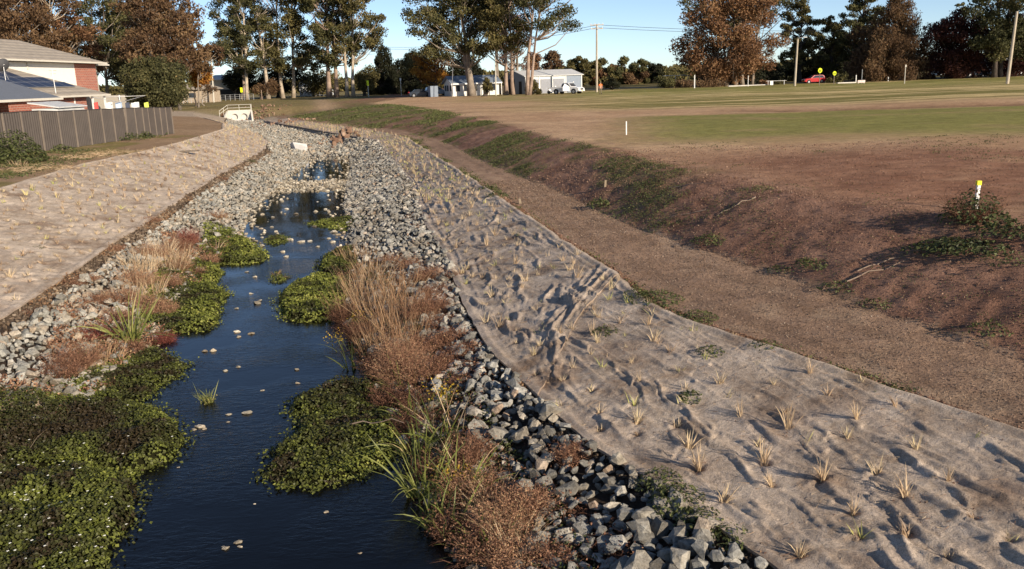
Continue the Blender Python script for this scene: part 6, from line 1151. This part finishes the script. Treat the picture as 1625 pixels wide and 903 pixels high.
def board(label, px0, px1, py0, py1, Y, mat, legs=True, name='board_sign', cat='sign'):
    A = pt(px0, py1, Y); B = pt(px1, py0, Y); A_z = Z1(A[0], Y); r = thing(name, label, cat, (A[0], Y, A_z)); w_ = B[0]-A[0]; z0, z1 = A[2]-A_z, B[2]-A_z
    part('panel', mat, r, lambda g: g.box(0, w_, -.04, .04, z0, z1))
    for x in (.1*w_, .9*w_): part('leg', M_alu, r, lambda g: g.box(x-.05, x+.05, .045, .13, -.1, z0+.1))
board('small white and red board on legs by the road', 1361, 1373, 127, 131.5, 150, plain('board_white', (.75, .6, .55), .6)); board('long white boom rail beside the red car', 1216, 1248, 127.5, 129, 165, M_white, name='white_railing', cat='railing'); board('small white sign under the boom rail', 1222, 1227, 128.5, 135, 164, M_white)
def goal():
    A = pt(1052, 138, 176); r = thing('goal_frame', 'white goal frame in front of the distant trees', 'goal', (A[0], 176, Z1(A[0], 176))); B = pt(1092, 119, 176); w_ = B[0]-A[0]; h = B[2]-r.location[2]
    part('crossbar', M_white, r, lambda g: g.tube([(0, 0, h), (w_, 0, h)], .05, 6))
    for x in (0, w_/2, w_): part('upright', M_white, r, lambda g: g.tube([(x, 0, -.1), (x, 0, h)], .045, 6))
goal()
A = pt(1150, 138, 178); r = thing('road_kerb', 'pale concrete kerb strip at the foot of the orange-brown tree', 'kerb', (A[0], 165, Z1(A[0], 165))); part('edge', M_conc, r, lambda g: [g.box(-2.5, 4.5, -.3, .3, -.1, .2)])
A = pt(1344, 134, 160); bx('edge', M_dish if False else M_conc, thing('road_kerb', 'pale curved kerb beside the yellow signs', 'kerb', (A[0], 160, Z1(A[0], 160)), .1), -1.8, 1.6, -.2, .5, -.1, .15)
# road beyond the field
g = G(); xs = np.linspace(15, 260, 60); yy = 176+0*xs; z = np.array([Z1(a, b_)+.05 for a, b_ in zip(xs, yy)]); g.add(np.vstack([np.stack([xs, yy-3.5, z+.03], 1), np.stack([xs, yy+3.5, z+.03], 1)]), [(i, i+1, 61+i, 60+i) for i in range(59)])
o = g.obj('road', plain('asphalt', (.06, .058, .056), .9, .15, 3)); o['kind'] = 'structure'

# ------------------------------------------------------------------ vehicles
M_tyre = plain('tyre_rubber', (.02, .02, .02), .85); M_rim = plain('wheel_alloy', (.35, .35, .36), .35, .05, 1, 0, .7); M_lamp = plain('lamp_glass', (.75, .75, .72), .2, .02, 1, 0, 0, .7); M_tail = plain('tail_lamp', (.35, .02, .02), .3, .05)
def paint(n, c): return plain('paint_'+n, c, .28, .02, 1, 0, 0, .6)
def car(label, cat, loc, rz, body, kind='suv', group=None, name='parked_car', scale=1.):
    r = thing(name, label, cat, loc, rz, group); r.scale = (scale,)*3
    if kind == 'ute': L, W_, H = 5.3, 1.85, 1.8; prof = [(-2.65, .55), (-2.63, 1.0), (-2.55, 1.12), (-.75, 1.12), (-.62, 1.12), (1.1, 1.14), (2.3, 1.02), (2.6, .85), (2.65, .5), (2.3, .38), (-2.4, .42)]; cab = [(-.78, 1.1), (-.62, 1.72), (-.3, 1.8), (.55, 1.76), (1.2, 1.12)]
    elif kind == 'suv': L, W_, H = 4.6, 1.85, 1.7; prof = [(-2.25, .45), (-2.3, .95), (-2.2, 1.08), (1.0, 1.08), (2.05, .95), (2.28, .78), (2.3, .45), (2, .32), (-2, .34)]; cab = [(-2.18, 1.06), (-1.95, 1.6), (-1.6, 1.7), (.2, 1.66), (1.05, 1.06)]
    else: L, W_, H = 4.5, 1.8, 1.45; prof = [(-2.2, .45), (-2.25, .85), (-1.9, .95), (1.0, .92), (2.0, .8), (2.25, .65), (2.25, .4), (2, .28), (-2, .3)]; cab = [(-1.75, .93), (-1.1, 1.38), (-.6, 1.44), (.2, 1.42), (1.05, .92)]
    def loft(g, pr, w0, w1, cut=None):
        n = len(pr); zc = [p[1] for p in pr]; lo_, hi = min(zc), max(zc); S = []
        for s, f in ((-1, 1.), (-.93, 1.), (.93, 1.), (1, 1.)):
            ring = [(x*(1 if abs(s) < .95 else .985), s*(w0+(w1-w0)*(z-lo_)/(hi-lo_))/2, z) for x, z in pr]; S.append(ring)
        V = sum(S, []); F_ = [(k*n+i, k*n+(i+1) % n, (k+1)*n+(i+1) % n, (k+1)*n+i) for k in range(3) for i in range(n)]; n0 = g.n; g.add(V, F_); g.f.setdefault(n, []).append(np.array([[n0+i for i in range(n)][::-1], [n0+3*n+i for i in range(n)]]))
    b_ = part('body', body, r, lambda g: loft(g, prof, W_*.97, W_)); 
    part('cab', body, r, lambda g: loft(g, cab, W_*.97, W_*.76))
    def glass(g):
        for s in (-1, 1):
            mid = sum(c[0] for c in cab)/len(cab); zt = max(c[1] for c in cab); zb = cab[0][1]
            q = [(mid+(x-mid)*.84, zb+.06+(z-zb)*.8) for x, z in cab]; P = [(x, s*(W_*.97+(W_*.76-W_*.97)*(z-zb)/(zt-zb))/2+s*.012, z) for x, z in q]; g.prism(P if s > 0 else P[::-1], (0, s*.006, 0))
        for a, b2, e in ((cab[-1], cab[-2], 1), (cab[0], cab[1], -1)):
            A = np.array(a); B = np.array(b2); P = []
            for t, wq in ((.12, .84), (.88, .7)):
                p = A+(B-A)*t; P.append((p[0], p[1], W_*wq/2))
            P = [(P[0][0]+e*.02, -P[0][2], P[0][1]), (P[0][0]+e*.02, P[0][2], P[0][1]), (P[1][0]+e*.02, P[1][2], P[1][1]), (P[1][0]+e*.02, -P[1][2], P[1][1])]; g.prism(P, (e*.01, 0, .01))
    part('windows', M_glass, r, glass)
    if kind == 'ute': part('tray_liner', M_dark, r, lambda g: g.box(-2.5, -.85, -.78, .78, 1.118, 1.13)); part('door_open', body, r, lambda g: g.prism([(.85, -.95, .5), (.1, -1.65, .5), (.1, -1.65, 1.1), (.3, -1.4, 1.65), (.85, -.95, 1.15)], (.05, .05, 0)))
    for x in (-L*.31, L*.31):
        for s in (-1, 1):
            wr = .38 if kind == 'ute' else .34
            o = part('wheel', M_tyre, r, lambda g: g.tube([(x, s*(W_/2-.2), wr), (x, s*(W_/2+.02), wr)], wr, 16)); part('rim', M_rim, o, lambda g: g.tube([(x, s*(W_/2+.015), wr), (x, s*(W_/2+.04), wr)], wr*.6, 10))
            part('wheel_arch', M_dark, r, lambda g: g.tube([(x, s*(W_/2-.12), wr+.03), (x, s*(W_/2+.008), wr+.03)], wr*1.18, 16))
    fx = prof[-4][0] if kind == 'ute' else prof[-4][0]
    zl = prof[-4][1]
    for s in (-1, 1): part('headlight', M_lamp, r, lambda g: g.box(L/2-.16, L/2+.02, s*.62-.16, s*.62+.16, zl-.12, zl+.04)); part('tail_light', M_tail, r, lambda g: g.box(-L/2-.01, -L/2+.1, s*.78-.08, s*.78+.08, .75, 1.0))
    part('grille', M_dark, r, lambda g: g.box(L/2-.08, L/2+.025, -.42, .42, zl-.22, zl)); part('bumper', body, r, lambda g: g.box(L/2-.15, L/2+.06, -.85, .85, .42, .6)); part('number_plate', M_ypaint, r, lambda g: g.box(L/2+.062, L/2+.075, -.2, .2, .46, .56))
    return r
P_w = paint('white', (.78, .78, .77)); P_r = paint('red', (.42, .015, .02)); P_b = paint('navy', (.02, .03, .05)); P_s = paint('silver', (.4, .41, .42))
c = pt(901, 148, 146); car('white dual-cab ute parked with one door open before the shed', 'ute', (c[0], 146, Z1(c[0], 146)), -.62, P_w, 'ute', name='parked_ute')
c = pt(1285, 136, 172); car('red station wagon on the road left of the yellow signs', 'car', (c[0], 170, Z1(c[0], 170)), math.pi+.1, P_r, 'suv', scale=.88)
c = pt(668, 150, 166); car('dark car in the shade left of the white cottage', 'car', (c[0], 166, Z1(c[0], 166)), .2, P_b, 'sedan'); c = pt(694, 150, 172); car('pale blue car beside the cottage', 'car', (c[0], 172, Z1(c[0], 172)), .3, P_s, 'suv')
for px, Y, m_, k, lb in [(1570, 180, P_s, 'suv', 'silver car parked far right behind the bushes'), (1588, 176, P_w, 'sedan', 'white car parked left of the leaning pole'), (1612, 178, P_w, 'suv', 'white car parked right of the leaning pole'), (1545, 186, P_b, 'sedan', 'dark car parked far right under the maroon tree')]:
    c = pt(px, 130, Y); car(lb, 'car', (c[0], Y, Z1(c[0], Y)), math.pi+.05, m_, k, group='cars parked far right')
def trailer():
    c = pt(877, 147, 150); r = thing('motorbike', 'small white motorbike parked by the roller door beside the ute', 'motorbike', (c[0], 150, Z1(c[0], 150)), .3)
    for x in (-.65, .65): part('wheel', M_tyre, r, lambda g: g.tube([(x, -.06, .3), (x, .06, .3)], .3, 14))
    part('frame', P_w, r, lambda g: [g.prism([(-.7, -.12, .6), (-.75, -.12, .85), (-.1, -.12, .8), (.2, -.12, .95), (.4, -.12, .8), (.1, -.12, .4), (-.3, -.12, .35)], (0, .24, 0)), g.tube([(.65, 0, .3), (.42, 0, 1.05)], .05), g.tube([(.42, -.35, 1.1), (.42, .35, 1.1)], .03), g.box(.35, .6, -.1, .1, .85, 1.25)]); part('seat', M_dark, r, lambda g: g.box(-.7, 0, -.13, .13, .86, .94))
trailer()

# ------------------------------------------------------------------ person in hi-vis
def person():
    c = pt(953, 150, 134); z0 = Z1(c[0], 134); r = thing('person', 'person standing in an orange hi-vis shirt and khaki trousers by the power pole', 'person', (c[0], 134, z0), .2)
    def skin(name, mat, nodes, edges, parent):
        me = bpy.data.meshes.new(name); me.from_pydata([n[0] for n in nodes], edges, []); o = bpy.data.objects.new(name, me); COL.objects.link(o); o.parent = parent; md = o.modifiers.new('s', 'SKIN'); me.skin_vertices or me.skin_vertices
        if not me.skin_vertices: bpy.context.view_layer.objects.active = o
        lay = me.skin_vertices[0].data
        for i, n in enumerate(nodes): lay[i].radius = (n[1], n[1]*(n[2] if len(n) > 2 else 1)); lay[i].use_root = (i == 0)
        s = o.modifiers.new('d', 'SUBSURF'); s.levels = s.render_levels = 1; me.materials.append(mat); return o
    M_skin = plain('skin', (.45, .27, .19), .6, .05); M_or = plain('hi_vis_orange', (.75, .17, .04), .7, .05); M_kh = plain('khaki_cloth', (.17, .145, .1), .9, .1)
    def fingers(hx, hy, hz): return [((hx+.012*k-.02, hy+.004*k, hz-.075-.008*(1-abs(k-1.5))), .009) for k in range(4)]+[((hx, hy-.045, hz-.03), .01)]
    N = [((0, 0, .95), .13, .8), ((0, 0, 1.15), .13, .75), ((0, 0, 1.36), .15, .7), ((0, 0, 1.48), .065), ((0, -.01, 1.56), .07), ((0, -.015, 1.66), .1, 1.05), ((0, -.01, 1.74), .07)]; E_ = [(0, 1), (1, 2), (2, 3), (3, 4), (4, 5), (5, 6)]
    for s in (-1, 1):
        i = len(N); N += [((s*.19, 0, 1.41), .062), ((s*.26, .01, 1.15), .047), ((s*.27, -.06, .92), .035), ((s*.27, -.07, .86), .04, .6)]; E_ += [(2, i), (i, i+1), (i+1, i+2), (i+2, i+3)]
        for f in fingers(s*.27, -.07, .84): N.append(f); E_.append((i+3, len(N)-1))
        i = len(N); N += [((s*.1, 0, .85), .1), ((s*.12, -.01, .5), .065), ((s*.13, .02, .1), .045), ((s*.14, -.12, .04), .04)]; E_ += [(0, i), (i, i+1), (i+1, i+2), (i+2, i+3)]
    body = skin('body', M_skin, N, E_, r)
    sh = [((0, 0, .92), .155, .8), ((0, 0, 1.15), .155, .8), ((0, 0, 1.38), .17, .74), ((0, 0, 1.46), .085)]; se = [(0, 1), (1, 2), (2, 3)]
    for s in (-1, 1): i = len(sh); sh += [((s*.2, 0, 1.41), .08), ((s*.26, .01, 1.17), .062)]; se += [(2, i), (i, i+1)]
    skin('shirt', M_or, sh, se, r)
    tr = [((0, 0, .94), .15, .85)]; te = []
    for s in (-1, 1): i = len(tr); tr += [((s*.1, 0, .82), .115), ((s*.12, -.01, .5), .08), ((s*.13, .02, .1), .068)]; te += [(0, i), (i, i+1), (i+1, i+2)]
    skin('trousers', M_kh, tr, te, r)
    part('face', M_dark, r, lambda g: [g.box(s*.035-.012, s*.035+.012, -.125, -.115, 1.66, 1.675) for s in (-1, 1)]+[g.box(-.025, .025, -.122, -.113, 1.6, 1.608)])
    part('hat', M_kh, r, lambda g: [g.tube([(0, -.01, 1.7), (0, -.01, 1.72)], .17, 12), g.tube([(0, -.01, 1.72), (0, -.01, 1.82)], [.105, .09], 12)]); part('reflective_band', M_white, r, lambda g: g.tube([(0, 0, 1.13), (0, 0, 1.18)], .165, 12))
    for s in (-1, 1): part('boot', M_dark, r, lambda g: g.box(s*.14-.05, s*.14+.05, -.2, .09, 0, .1))
person()
